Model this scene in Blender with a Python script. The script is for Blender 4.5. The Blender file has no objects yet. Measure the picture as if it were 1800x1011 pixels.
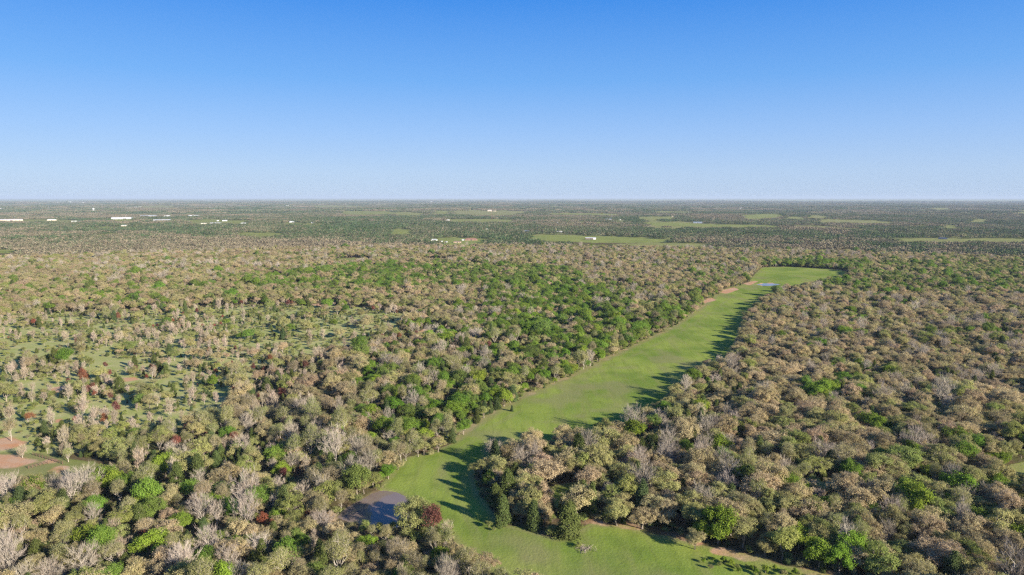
import bpy, math, random
import numpy as np
from mathutils import Vector, Matrix
random.seed(7)
rng = np.random.default_rng(11)
S = bpy.context.scene
C = S.collection
R = math.radians

# ------------------------------------------------------------------ camera, sky, sun, exposure
H = 110.0
YE = 347.2                      # eye level, in photo rows
PITCH = math.atan((505.5 - YE) / 1200.0)
cam = bpy.data.cameras.new('camera'); cam.sensor_width = 36; cam.lens = 24
cam.clip_start = 1; cam.clip_end = 200000
co = bpy.data.objects.new('camera', cam); C.objects.link(co)
co.location = (0, 0, H); co.rotation_euler = (math.pi / 2 - PITCH, R(0.0), 0)
S.camera = co

SKY_STRENGTH = .425
SUN_EL, SUN_AZ = R(19.5), math.atan2(0.80, -0.60)      # azimuth from +Y towards +X
W = bpy.data.worlds.new('World'); S.world = W; W.use_nodes = True
wn = W.node_tree; wn.nodes.clear()
tc_ = wn.nodes.new('ShaderNodeTexCoord'); sx = wn.nodes.new('ShaderNodeSeparateXYZ'); wn.links.new(tc_.outputs['Generated'], sx.inputs[0])
# clear spring sky: pale lavender blue over the horizon, deep azure higher up (sine of elevation -> colour)
rp = wn.nodes.new('ShaderNodeValToRGB'); rp.color_ramp.interpolation = 'EASE'
SKYC = [(0.0, (.45, .595, .82)), (.035, (.42, .585, .85)), (.09, (.30, .51, .89)), (.16, (.15, .40, .87)), (.27, (.035, .25, .80)), (.6, (.02, .14, .52)), (1.0, (.02, .10, .38))]
while len(rp.color_ramp.elements) < len(SKYC): rp.color_ramp.elements.new(.5)
for e_, (p_, c_) in zip(rp.color_ramp.elements, SKYC): e_.position = p_; e_.color = (*c_, 1)
rp.color_ramp.interpolation = 'LINEAR'
wn.links.new(sx.outputs[2], rp.inputs[0])
# the Nishita sky adds the paler side away from and towards the sun
sky = wn.nodes.new('ShaderNodeTexSky'); sky.sky_type = 'NISHITA'; sky.sun_disc = False
sky.sun_elevation = SUN_EL; sky.sun_rotation = SUN_AZ
sky.altitude = 100; sky.air_density = 1.0; sky.dust_density = 0.2; sky.ozone_density = 4.0
bg = wn.nodes.new('ShaderNodeBackground'); bg.inputs[1].default_value = SKY_STRENGTH
b2 = wn.nodes.new('ShaderNodeBackground'); b2.inputs[1].default_value = 0.008
ad = wn.nodes.new('ShaderNodeAddShader'); wo = wn.nodes.new('ShaderNodeOutputWorld')
wn.links.new(rp.outputs[0], bg.inputs[0]); wn.links.new(sky.outputs[0], b2.inputs[0])
wn.links.new(bg.outputs[0], ad.inputs[0]); wn.links.new(b2.outputs[0], ad.inputs[1]); wn.links.new(ad.outputs[0], wo.inputs[0])
sl = bpy.data.lights.new('sun', 'SUN'); sl.energy = 5.0; sl.angle = R(0.5); sl.color = (1.0, 0.93, 0.82)
so = bpy.data.objects.new('sun', sl); C.objects.link(so)
sdir = Vector((math.sin(SUN_AZ) * math.cos(SUN_EL), math.cos(SUN_AZ) * math.cos(SUN_EL), math.sin(SUN_EL)))
so.rotation_euler = sdir.to_track_quat('Z', 'Y').to_euler(); so.location = sdir * 500
S.view_settings.view_transform = 'Standard'; S.view_settings.look = 'None'
S.view_settings.gamma = 1.0; S.view_settings.exposure = 1.14
S.render.engine = 'CYCLES'
cy = S.cycles
cy.max_bounces = 6; cy.diffuse_bounces = 3; cy.glossy_bounces = 2; cy.transmission_bounces = 3; cy.volume_bounces = 0
cy.transparent_max_bounces = 8; cy.use_denoising = False; cy.sample_clamp_indirect = 4
cy.filter_width = 1.3

# ------------------------------------------------------------------ projection and terrain
cp, sp = math.cos(PITCH), math.sin(PITCH)
_ph = rng.uniform(0, 6.28, 24)
def terrain(x, y):
    x = np.asarray(x, float); y = np.asarray(y, float)
    d = np.hypot(x, y)
    A = np.interp(d, [0, 900, 3000, 8000, 20000, 60000], [0, 0, 7, 14, 26, 26])
    n = np.zeros_like(d)
    for i, (wl, a) in enumerate([(5200, .5), (3100, .4), (1900, .25), (1150, .12)]):
        k = 6.283 / wl
        a1 = 0.7 + i * 1.9; a2 = a1 + 1.25
        n += a * np.sin(k * (x * math.cos(a1) + y * math.sin(a1)) + _ph[i]) * np.sin(.8 * k * (x * math.cos(a2) + y * math.sin(a2)) + _ph[i + 8])
    return A * n
def P(px, py):
    """photo position (1800 wide) -> point on the terrain"""
    px = np.asarray(px, float); py = np.asarray(py, float)
    u = (px - 900) / 1200; v = (505.5 - py) / 1200
    dx, dy, dz = u, cp + v * sp, -sp + v * cp
    dz = np.minimum(dz, -1e-4)
    h = 0.0
    for _ in range(8):
        t = (H - h) / (-dz)
        h = terrain(t * dx, t * dy)
    return t * dx, t * dy, h
def proj(x, y, z):
    z = np.asarray(z, float) - H
    f = y * cp - z * sp; up = y * sp + z * cp
    f = np.where(f > 1, f, 1)
    return 900 + 1200 * x / f, 505.5 - 1200 * up / f, f
def inside(px, py, poly):
    px = np.asarray(px); py = np.asarray(py); r = np.zeros(px.shape, bool)
    n = len(poly)
    for i in range(n):
        x1, y1 = poly[i]; x2, y2 = poly[(i + 1) % n]
        if y1 == y2: continue
        c = ((y1 > py) != (y2 > py)) & (px < (x2 - x1) * (py - y1) / (y2 - y1) + x1)
        r ^= c
    return r
def wpoly(poly):
    a = np.array(poly, float); x, y, _ = P(a[:, 0], a[:, 1]); return np.stack([x, y], 1)
def edist(x, y, wp, closed=True):
    """distance in metres to the edges of a world polygon"""
    d = np.full(np.shape(x), 1e9)
    n = len(wp)
    for i in range(n if closed else n - 1):
        a = wp[i]; b = wp[(i + 1) % n]; ab = b - a; L = max(ab @ ab, 1e-9)
        t = np.clip(((x - a[0]) * ab[0] + (y - a[1]) * ab[1]) / L, 0, 1)
        d = np.minimum(d, np.hypot(x - a[0] - t * ab[0], y - a[1] - t * ab[1]))
    return d
def fieldpx(x, y, px, py):
    return px + (vnoise(x, y, 90, 41) - .5) * 9 + (vnoise(x, y, 30, 42) - .5) * 4, py + (vnoise(x, y, 260, 43) - .5) * 2.2
def vnoise(x, y, s, seed=0):
    """smooth value noise 0..1"""
    r = np.random.default_rng(1000 + seed).random((256, 256))
    u = np.asarray(x) / s + 77.3 * seed; v = np.asarray(y) / s + 31.7 * seed
    i = np.floor(u).astype(int); j = np.floor(v).astype(int); fu = u - i; fv = v - j
    fu = fu * fu * (3 - 2 * fu); fv = fv * fv * (3 - 2 * fv)
    g = lambda a, b: r[a % 256, b % 256]
    return (g(i, j) * (1 - fu) + g(i + 1, j) * fu) * (1 - fv) + (g(i, j + 1) * (1 - fu) + g(i + 1, j + 1) * fu) * fv

# ------------------------------------------------------------------ layout (photo positions of things lying on the ground)
MEADOW = [(1316, 497), (1326, 482), (1340, 470), (1385, 469), (1440, 472), (1480, 475), (1500, 481), (1474, 493), (1440, 501), (1400, 509), (1368, 516), (1348, 528),
          (1322, 546), (1306, 566), (1300, 592), (1292, 612), (1272, 638), (1222, 662), (1186, 682), (1170, 708), (1135, 735), (1095, 750), (1055, 765), (1000, 775), (930, 783),
          (880, 795), (850, 810), (832, 838), (842, 868), (868, 900), (885, 922), (925, 932), (958, 942), (990, 946), (1022, 930), (1040, 920), (1100, 925), (1150, 937), (1200, 950),
          (1290, 970), (1400, 997), (1600, 1050), (1600, 1150), (1150, 1150), (1010, 1070), (930, 1035), (872, 1012), (838, 990), (810, 965), (790, 940), (765, 926), (735, 915),
          (716, 905), (714, 880), (700, 868), (676, 862), (662, 860), (682, 838), (690, 815), (715, 803), (760, 794), (800, 776), (818, 758), (858, 730), (898, 712),
          (932, 692), (985, 672), (1022, 655), (1070, 630), (1120, 606), (1172, 582), (1215, 556), (1240, 536), (1262, 518), (1290, 507)]
POND = [(594, 908), (612, 891), (640, 876), (655, 867), (672, 862), (695, 865), (712, 873), (718, 884), (722, 905), (716, 922), (690, 926), (650, 922), (615, 916)]
FAR_POND = [(1332, 499.8), (1342, 498), (1356, 497.6), (1370, 499.4), (1364, 501.4), (1352, 502), (1341, 501.8)]
GLADE = [(955, 868), (975, 852), (1012, 848), (1030, 862), (1015, 880), (985, 892), (962, 886)]
GLADE2 = [(1745, 838), (1765, 822), (1800, 812), (1900, 806), (1900, 850), (1800, 860), (1765, 855)]
YARD = [(-60, 800), (30, 792), (95, 800), (150, 808), (215, 822), (205, 842), (150, 846), (110, 856), (60, 868), (20, 880), (-60, 900)]
SCRUB = [(-120, 560), (100, 548), (250, 545), (400, 538), (500, 535), (640, 540), (720, 552), (700, 590), (640, 615), (560, 625), (470, 640), (430, 680),
         (400, 735), (350, 760), (250, 765), (200, 790), (60, 800), (-120, 820)]
OPEN_SCRUB = [(400, 545), (500, 540), (650, 545), (700, 556), (690, 585), (620, 605), (540, 618), (440, 625), (400, 600)]
SCRUBN = [(200, 590), (330, 575), (420, 600), (440, 640), (380, 680), (260, 670), (180, 640)]
DIRT = [[(-30, 770), (20, 768), (48, 776), (50, 784), (10, 790), (-30, 788)], [(-30, 800), (25, 798), (50, 806), (66, 812), (30, 822), (-30, 824)],
        [(735, 583), (745, 578), (778, 579), (780, 585), (760, 590), (738, 591)], [(455, 486), (470, 482), (497, 484), (500, 488), (470, 490)],
        [(85, 684), (115, 676), (122, 684), (95, 692)], [(96, 738), (108, 736), (109, 742), (98, 743)], [(210, 665), (240, 662), (245, 668), (215, 672)],
        [(1262, 512), (1290, 505), (1300, 509), (1275, 517)], [(1306, 499), (1322, 494), (1334, 494), (1318, 502)], [(1225, 528), (1248, 524), (1262, 527), (1240, 533)],
        [(548, 536), (575, 530), (600, 533), (570, 540)]]
DIRT_EDGE = [(1035, 915), (1060, 921), (1100, 922), (1150, 934), (1200, 948), (1250, 959), (1300, 971), (1360, 986), (1450, 1008)]
DRY_EDGE = [(800, 770), (818, 756), (858, 728), (898, 710), (932, 690), (985, 670), (1022, 653), (1070, 628), (1120, 604), (1172, 580), (1215, 554), (1240, 534), (1262, 516), (1300, 500)]
# far fields: polygon, tint (0 fresh green, 1 dry tan)
FIELDS = [
    ([(925, 415), (960, 412), (1020, 414), (1060, 415), (1130, 418), (1178, 421), (1172, 426), (1100, 427), (1040, 427), (990, 424), (940, 421)], .1, 'green hay field around the long barn'),
    ([(1075, 429), (1130, 427), (1200, 427), (1245, 430), (1240, 433), (1150, 433)], .5, 'narrow pale field beyond the brown woods'),
    ([(1125, 391), (1180, 391), (1250, 394), (1350, 396), (1372, 397), (1365, 399), (1280, 399.5), (1200, 398), (1140, 397)], .15, 'long green field beside the pale blue roof'),
    ([(1300, 379), (1335, 376), (1368, 376), (1376, 380), (1350, 384), (1310, 384)], .25, 'green field among far dark woods'),
    ([(1376, 382), (1415, 382), (1416, 386), (1385, 385)], .5, 'small olive field among far woods'),
    ([(1437, 386), (1470, 385), (1540, 388), (1577, 391), (1560, 393), (1500, 391), (1440, 391)], .75, 'long yellow field in the far woods'),
    ([(1418, 378), (1450, 379), (1457, 382), (1425, 383)], .8, 'small tan field above the long yellow field'),
    ([(1707, 384), (1740, 385), (1736, 391), (1709, 391)], .65, 'yellow green square field in far woods'),
    ([(1650, 396), (1690, 397), (1685, 402), (1658, 401)], .5, 'pale green far field with wooded rim'),
    ([(1786, 370), (1830, 370), (1830, 376), (1795, 375)], .3, 'green far field cut by the frame'),
    ([(595, 371), (640, 371), (690, 372), (692, 376), (640, 377), (600, 375)], .4, 'pale green field far beyond the houses'),
    ([(690, 374), (740, 375), (742, 378), (695, 378)], .6, 'thin tan field beside the pale green one'),
    ([(760, 371), (792, 372), (790, 376), (765, 376)], .45, 'green field next to the wide tan field'),
    ([(792, 371), (850, 370), (925, 371), (924, 376), (870, 378), (800, 377)], .85, 'wide tan field around the cream building'),
    ([(780, 386), (870, 385), (908, 387), (905, 389), (800, 389)], .45, 'thin green field below the radio mast'),
    ([(540, 361), (600, 361), (640, 362), (640, 364), (560, 364)], .6, 'very thin pale field far away'),
    ([(252, 361), (300, 361), (312, 362), (308, 365), (255, 365)], .8, 'thin tan far field behind the white sheds'),
    ([(185, 383), (228, 384), (240, 388), (200, 389)], .2, 'green field before the very long white building'),
    ([(322, 387), (380, 387), (432, 388), (430, 392), (380, 391), (330, 391)], .3, 'green lawn between white sheds'),
    ([(415, 409), (455, 408), (490, 409), (488, 414), (440, 414)], .3, 'green field before the tall green woods'),
    ([(688, 404), (715, 403), (726, 408), (712, 413), (690, 411)], .25, 'small green pasture behind the farm'),
    ([(765, 420), (790, 418), (850, 419), (852, 428), (820, 432), (775, 430)], .15, 'green lawn around the farm houses'),
    ([(590, 455), (620, 453), (650, 454), (652, 461), (610, 465), (585, 462)], .35, 'soft green clearing in the brown woods'),
    ([(730, 455), (760, 454), (800, 455), (802, 459), (770, 461), (735, 460)], .15, 'bright green clearing in the brown woods'),
    ([(800, 461), (825, 461), (850, 465), (845, 468), (815, 466)], .2, 'narrow green clearing in the brown woods'),
    ([(-60, 441), (10, 440), (26, 442), (20, 446), (-60, 446)], .2, 'small green clearing at the frame edge'),
    ([(1560, 420), (1640, 420), (1720, 421), (1860, 421), (1860, 424), (1700, 424), (1600, 424)], .5, 'thin pale roadside field beyond the woods'),
    ([(960, 375), (1010, 374), (1060, 375), (1090, 377), (1060, 378), (980, 378)], .5, 'thin green field in far woods'),
    ([(1120, 382), (1180, 381), (1190, 384), (1130, 385)], .4, 'short green field among far trees'),
    ([(140, 387), (60, 386), (0, 387), (0, 389), (60, 389), (140, 390)], .6, 'thin verge behind the dome roof'),
    ([(1150, 371), (1200, 371), (1230, 372), (1200, 374), (1155, 374)], .6, 'small dry field beyond the mast'),
    ([(1630, 366), (1670, 366), (1680, 368), (1640, 369)], .7, 'distant dry field in grey woods'),
]

# ------------------------------------------------------------------ object helpers
def tag(o, label=None, cat=None, group=None, kind=None):
    if label: o['label'] = label
    if cat: o['category'] = cat
    if group: o['group'] = group
    if kind: o['kind'] = kind
    return o
def empty(name, loc=(0, 0, 0), rz=0.0, sc=1.0):
    o = bpy.data.objects.new(name, None); C.objects.link(o)
    o.location = loc; o.rotation_euler = (0, 0, rz); o.scale = (sc, sc, sc); o.empty_display_size = .5
    return o
def np_mesh(name, V, F, mats=(), midx=None, smooth=False, attrs=None, fattrs=None):
    """V (n,3), F (m,4) quads or (m,3) tris"""
    me = bpy.data.meshes.new(name)
    V = np.ascontiguousarray(V, np.float32); F = np.ascontiguousarray(F, np.int32); k = F.shape[1]
    me.vertices.add(len(V)); me.vertices.foreach_set('co', V.ravel())
    me.loops.add(F.size); me.loops.foreach_set('vertex_index', F.ravel())
    me.polygons.add(len(F)); me.polygons.foreach_set('loop_start', np.arange(0, F.size, k, dtype=np.int32))
    if midx is not None: me.polygons.foreach_set('material_index', np.asarray(midx, np.int32))
    me.polygons.foreach_set('use_smooth', np.full(len(F), smooth))
    for m in mats: me.materials.append(m)
    for n, a in (attrs or {}).items():
        t = me.attributes.new(n, 'FLOAT', 'POINT'); t.data.foreach_set('value', np.asarray(a, np.float32))
    for n, a in (fattrs or {}).items():
        t = me.attributes.new(n, 'FLOAT', 'FACE'); t.data.foreach_set('value', np.asarray(a, np.float32))
    me.update(calc_edges=True); me.validate()
    return me
class MB:
    """collects boxes, prisms and tubes into one mesh"""
    def __init__(s): s.v = []; s.f = []
    def add(s, vs, fs):
        b = len(s.v); s.v += [tuple(v) for v in vs]; s.f += [tuple(i + b for i in f) for f in fs]; return s
    def box(s, x0, x1, y0, y1, z0, z1):
        return s.add([(x0, y0, z0), (x1, y0, z0), (x1, y1, z0), (x0, y1, z0), (x0, y0, z1), (x1, y0, z1), (x1, y1, z1), (x0, y1, z1)],
                     [(0, 3, 2, 1), (4, 5, 6, 7), (0, 1, 5, 4), (1, 2, 6, 5), (2, 3, 7, 6), (3, 0, 4, 7)])
    def gable(s, x0, x1, y0, y1, z, rise, th=.25):
        m = (y0 + y1) / 2
        v = [(x, y, zz + t) for x in (x0, x1) for (y, zz) in ((y0, z), (m, z + rise), (y1, z)) for t in (0, th)]
        return s.add(v, [(0, 6, 7, 1)[::-1], (1, 7, 9, 3)[::-1], (3, 9, 11, 5)[::-1], (5, 11, 10, 4)[::-1], (4, 10, 8, 2)[::-1], (2, 8, 6, 0)[::-1], (0, 1, 3, 2)[::-1], (2, 3, 5, 4)[::-1], (6, 8, 9, 7)[::-1], (8, 10, 11, 9)[::-1]])
    def hip(s, x0, x1, y0, y1, z, rise):
        m = (y0 + y1) / 2; e = (y1 - y0) / 2 * .9
        return s.add([(x0, y0, z), (x1, y0, z), (x1, y1, z), (x0, y1, z), (x0 + e, m, z + rise), (x1 - e, m, z + rise)],
                     [(0, 3, 2, 1), (0, 1, 5, 4), (1, 2, 5), (2, 3, 4, 5), (3, 0, 4)])
    def endwall(s, x0, x1, y0, y1, z, rise):      # gable triangles closing a wall under a pitched roof
        m = (y0 + y1) / 2
        return s.add([(x0, y0, z), (x0, y1, z), (x0, m, z + rise), (x1, y0, z), (x1, y1, z), (x1, m, z + rise)], [(0, 2, 1), (3, 4, 5), (0, 3, 5, 2), (1, 2, 5, 4)])
    def tube(s, a, b, r0, r1=None, n=6):
        r1 = r0 if r1 is None else r1; a = Vector(a); b = Vector(b); d = (b - a).normalized()
        u = d.orthogonal().normalized(); w = d.cross(u); vs = []
        for c, r in ((a, r0), (b, r1)):
            for i in range(n):
                t = 2 * math.pi * i / n; vs.append(c + (u * math.cos(t) + w * math.sin(t)) * r)
        return s.add(vs, [(i, (i + 1) % n, (i + 1) % n + n, i + n) for i in range(n)] + [tuple(range(n))[::-1], tuple(range(n, 2 * n))])
    def lathe(s, prof, n=14, c=(0, 0, 0)):
        vs = [(c[0] + r * math.cos(2 * math.pi * i / n), c[1] + r * math.sin(2 * math.pi * i / n), c[2] + z) for r, z in prof for i in range(n)]
        fs = [(k * n + i, k * n + (i + 1) % n, (k + 1) * n + (i + 1) % n, (k + 1) * n + i) for k in range(len(prof) - 1) for i in range(n)]
        return s.add(vs, fs)
    def build(s, name, mat, parent=None):
        me = bpy.data.meshes.new(name); me.from_pydata(s.v, [], s.f); me.materials.append(mat); me.update()
        o = bpy.data.objects.new(name, me); C.objects.link(o)
        if parent: o.parent = parent
        return o

# ------------------------------------------------------------------ materials
def newmat(name):
    m = bpy.data.materials.new(name); m.use_nodes = True; m.node_tree.nodes.clear(); return m, m.node_tree.nodes, m.node_tree.links
def val(N, L, op, a, b=None, c=None):
    n = N.new('ShaderNodeMath'); n.operation = op
    for i, x in enumerate((a, b, c)):
        if x is None: continue
        if isinstance(x, (int, float)): n.inputs[i].default_value = x
        else: L.new(x, n.inputs[i])
    return n.outputs[0]
def mixc(N, L, f, a, b, bt='MIX'):
    n = N.new('ShaderNodeMix'); n.data_type = 'RGBA'; n.blend_type = bt
    for s, x in ((n.inputs[0], f), (n.inputs[6], a), (n.inputs[7], b)):
        if isinstance(x, (int, float)): s.default_value = x
        elif isinstance(x, tuple): s.default_value = (*x, 1)
        else: L.new(x, s)
    return n.outputs[2]
def noise(N, L, vec, scale, detail=3, rough=.55):
    n = N.new('ShaderNodeTexNoise'); n.inputs['Scale'].default_value = scale; n.inputs['Detail'].default_value = detail; n.inputs['Roughness'].default_value = rough
    if vec is not None: L.new(vec, n.inputs['Vector'])
    return n.outputs[0]
def ramp01(N, L, x, a, b):
    n = N.new('ShaderNodeMapRange'); n.interpolation_type = 'SMOOTHSTEP'; n.inputs[1].default_value = a; n.inputs[2].default_value = b
    L.new(x, n.inputs[0]); return n.outputs[0]
def attr(N, name):
    n = N.new('ShaderNodeAttribute'); n.attribute_name = name; return n.outputs['Fac']
def leaf_mat(name, c1, c2, c3=None, trans=.22, vary=.35):
    """c1..c2 within one crown by leaf clump, c3 mixed in by tree"""
    m, N, L = newmat(name)
    oi = N.new('ShaderNodeObjectInfo')
    col = mixc(N, L, attr(N, 'tint'), c1, c2)
    if c3: col = mixc(N, L, ramp01(N, L, oi.outputs['Random'], .35, 1.0), col, c3)
    ln = noise(N, L, oi.outputs['Location'], .013, 3)          # neighbouring trees tend to share a tone
    r2 = val(N, L, 'FRACT', val(N, L, 'MULTIPLY', oi.outputs['Random'], 37.7))
    v = val(N, L, 'ADD', val(N, L, 'MULTIPLY_ADD', ln, .7, .65 - vary / 2), val(N, L, 'MULTIPLY', r2, vary))
    hsv = N.new('ShaderNodeHueSaturation'); L.new(col, hsv.inputs['Color']); L.new(v, hsv.inputs['Value'])
    r3 = val(N, L, 'FRACT', val(N, L, 'MULTIPLY', oi.outputs['Random'], 91.3))
    L.new(val(N, L, 'MULTIPLY_ADD', r3, .03, .485), hsv.inputs['Hue'])
    d = N.new('ShaderNodeBsdfDiffuse'); t = N.new('ShaderNodeBsdfTranslucent'); mx = N.new('ShaderNodeMixShader'); o = N.new('ShaderNodeOutputMaterial')
    mx.inputs[0].default_value = trans
    L.new(hsv.outputs[0], d.inputs[0]); L.new(hsv.outputs[0], t.inputs[0]); L.new(d.outputs[0], mx.inputs[1]); L.new(t.outputs[0], mx.inputs[2]); L.new(mx.outputs[0], o.inputs[0])
    return m
def bark_mat(name, c1, c2):
    m, N, L = newmat(name)
    tc = N.new('ShaderNodeTexCoord'); oi = N.new('ShaderNodeObjectInfo')
    n = noise(N, L, tc.outputs['Object'], 2.2, 4)
    col = mixc(N, L, n, c1, c2)
    hsv = N.new('ShaderNodeHueSaturation'); L.new(col, hsv.inputs['Color']); L.new(val(N, L, 'MULTIPLY_ADD', oi.outputs['Random'], .35, .82), hsv.inputs['Value'])
    b = N.new('ShaderNodeBsdfDiffuse'); o = N.new('ShaderNodeOutputMaterial'); L.new(hsv.outputs[0], b.inputs[0]); L.new(b.outputs[0], o.inputs[0])
    return m
def plain_mat(name, col, rough=.6, metal=0., nscale=.8, namt=.12, spec=.4):
    m, N, L = newmat(name)
    tc = N.new('ShaderNodeTexCoord'); n = noise(N, L, tc.outputs['Object'], nscale, 4)
    dark = tuple(c * (1 - 2 * namt) for c in col)
    c = mixc(N, L, n, dark, tuple(min(1, x * (1 + namt)) for x in col))
    b = N.new('ShaderNodeBsdfPrincipled'); b.inputs['Roughness'].default_value = rough; b.inputs['Metallic'].default_value = metal; b.inputs['Specular IOR Level'].default_value = spec
    o = N.new('ShaderNodeOutputMaterial'); L.new(c, b.inputs[0]); L.new(b.outputs[0], o.inputs[0])
    return m

def ground_mat():
    m, N, L = newmat('ground')
    g = N.new('ShaderNodeNewGeometry').outputs['Position']
    n1 = noise(N, L, g, .02, 5); n2 = noise(N, L, g, .11, 5, .6); n3 = noise(N, L, g, .9, 4, .65); n4 = noise(N, L, g, .004, 4)
    # woodland floor: leaf litter with low green growth
    floor = mixc(N, L, ramp01(N, L, n2, .35, .68), (.125, .085, .048), (.085, .095, .032))
    floor = mixc(N, L, val(N, L, 'MULTIPLY', ramp01(N, L, n3, .45, .7), .5), floor, (.20, .15, .09))
    # scrub pasture: bright new grass, straw, bare soil flecks
    scr = mixc(N, L, ramp01(N, L, n2, .3, .7), (.28, .315, .085), (.40, .37, .165))
    scr = mixc(N, L, val(N, L, 'MULTIPLY', ramp01(N, L, n3, .5, .75), .6), scr, (.30, .23, .14))
    # mown meadow: tracks of mowing as soft stretched bands
    mp = N.new('ShaderNodeMapping'); mp.inputs['Rotation'].default_value = (0, 0, R(-38)); mp.inputs['Scale'].default_value = (1, .12, 1); L.new(g, mp.inputs[0])
    nb = noise(N, L, mp.outputs[0], .16, 4)
    mea = mixc(N, L, ramp01(N, L, n1, .38, .62), (.15, .215, .034), (.255, .305, .056))
    mp2 = N.new('ShaderNodeMapping'); mp2.inputs['Rotation'].default_value = (0, 0, R(-33)); mp2.inputs['Scale'].default_value = (.55, .05, 1); L.new(g, mp2.inputs[0])
    nl = noise(N, L, mp2.outputs[0], .5, 2)
    mea = mixc(N, L, val(N, L, 'MULTIPLY', ramp01(N, L, nl, .5, .62), .35), mea, (.13, .175, .03))
    mea = mixc(N, L, val(N, L, 'MULTIPLY', ramp01(N, L, noise(N, L, g, .045, 4, .65), .5, .66), .5), mea, (.235, .285, .05))
    mea = mixc(N, L, val(N, L, 'MULTIPLY', ramp01(N, L, nb, .45, .75), .6), mea, (.25, .245, .08))
    mea = mixc(N, L, val(N, L, 'MULTIPLY', ramp01(N, L, n2, .5, .72), .5), mea, (.125, .165, .03))
    mea = mixc(N, L, val(N, L, 'MULTIPLY', ramp01(N, L, n3, .5, .8), .35), mea, (.24, .25, .10))
    dryf = mixc(N, L, n2, (.16, .17, .055), (.33, .27, .14))
    mea = mixc(N, L, attr(N, 'dry'), mea, dryf)
    dirt = mixc(N, L, ramp01(N, L, n2, .3, .7), (.50, .25, .12), mixc(N, L, n3, (.42, .28, .18), (.55, .39, .26)))
    e = lambda a: ramp01(N, L, val(N, L, 'ADD', attr(N, a), val(N, L, 'MULTIPLY_ADD', n2, .7, -.35)), .35, .65)
    col = mixc(N, L, e('scrub'), floor, scr)
    col = mixc(N, L, e('grass'), col, mea)
    col = mixc(N, L, e('dirt'), col, dirt)
    b = N.new('ShaderNodeBsdfDiffuse'); o = N.new('ShaderNodeOutputMaterial'); L.new(col, b.inputs[0]); L.new(b.outputs[0], o.inputs[0])
    bp = N.new('ShaderNodeBump'); bp.inputs['Strength'].default_value = .5; bp.inputs['Distance'].default_value = .35; L.new(n3, bp.inputs['Height']); L.new(bp.outputs[0], b.inputs['Normal'])
    return m
def water_mat():
    m, N, L = newmat('pond_water')
    g = N.new('ShaderNodeNewGeometry').outputs['Position']
    n = noise(N, L, g, .25, 3)
    col = mixc(N, L, n, (.19, .14, .11), (.24, .185, .15))
    b = N.new('ShaderNodeBsdfPrincipled'); L.new(col, b.inputs[0]); b.inputs['Roughness'].default_value = .06; b.inputs['IOR'].default_value = 1.33
    bp = N.new('ShaderNodeBump'); bp.inputs['Strength'].default_value = .06; L.new(noise(N, L, g, 2.5, 3), bp.inputs['Height']); L.new(bp.outputs[0], b.inputs['Normal'])
    o = N.new('ShaderNodeOutputMaterial'); L.new(b.outputs[0], o.inputs[0]); return m

M = {}
M['ground'] = ground_mat(); M['water'] = water_mat()
M['tan'] = leaf_mat('tan_leaves', (.50, .39, .215), (.40, .365, .16), (.50, .385, .23), trans=.42)
M['olive'] = leaf_mat('olive_leaves', (.36, .35, .12), (.43, .38, .175), (.29, .325, .09), trans=.42)
M['green'] = leaf_mat('green_leaves', (.155, .26, .035), (.225, .31, .052), (.19, .245, .06), trans=.42)
M['lime'] = leaf_mat('lime_leaves', (.20, .29, .03), (.26, .32, .05), (.15, .25, .03), trans=.3)
M['haze_bud'] = leaf_mat('budding_leaves', (.27, .295, .09), (.36, .335, .15), (.34, .28, .155), trans=.35)
M['cedar'] = leaf_mat('cedar_needles', (.075, .095, .026), (.11, .125, .036), (.075, .105, .04), trans=.08)
M['red'] = leaf_mat('rust_leaves', (.21, .085, .06), (.15, .06, .05), (.29, .11, .055))
M['twig'] = leaf_mat('grey_twigs', (.37, .305, .23), (.29, .245, .175), (.39, .33, .26), trans=0)
M['ptwig'] = leaf_mat('pink_twigs', (.39, .30, .21), (.30, .25, .155), (.42, .33, .245), trans=0)
M['scrub'] = leaf_mat('scrub_leaves', (.22, .26, .06), (.32, .32, .11), (.31, .275, .15), trans=.35)
M['bark'] = bark_mat('brown_bark', (.20, .16, .12), (.32, .27, .21))
M['pbark'] = bark_mat('pale_bark', (.46, .40, .32), (.34, .29, .23))
M['far'] = None

# ------------------------------------------------------------------ far canopy material
def far_mat():
    m, N, L = newmat('far_canopy')
    oi = N.new('ShaderNodeObjectInfo')
    g = N.new('ShaderNodeNewGeometry').outputs['Position']
    mp = N.new('ShaderNodeMapping'); mp.inputs['Scale'].default_value = (.0022, .0010, 0); L.new(oi.outputs['Location'], mp.inputs[0])
    ln = noise(N, L, mp.outputs[0], 1.0, 5, .6)
    f = val(N, L, 'ADD', attr(N, 'tint'), val(N, L, 'MULTIPLY_ADD', ln, 1.6, -.8))
    f = ramp01(N, L, f, .15, .95)
    col = mixc(N, L, f, (.22, .18, .115), (.06, .10, .038))
    hsv = N.new('ShaderNodeHueSaturation'); L.new(col, hsv.inputs['Color'])
    L.new(val(N, L, 'MULTIPLY_ADD', oi.outputs['Random'], .45, .78), hsv.inputs['Value'])
    b = N.new('ShaderNodeBsdfDiffuse'); o = N.new('ShaderNodeOutputMaterial'); L.new(hsv.outputs[0], b.inputs[0]); L.new(b.outputs[0], o.inputs[0])
    return m
M['far'] = far_mat()

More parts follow.
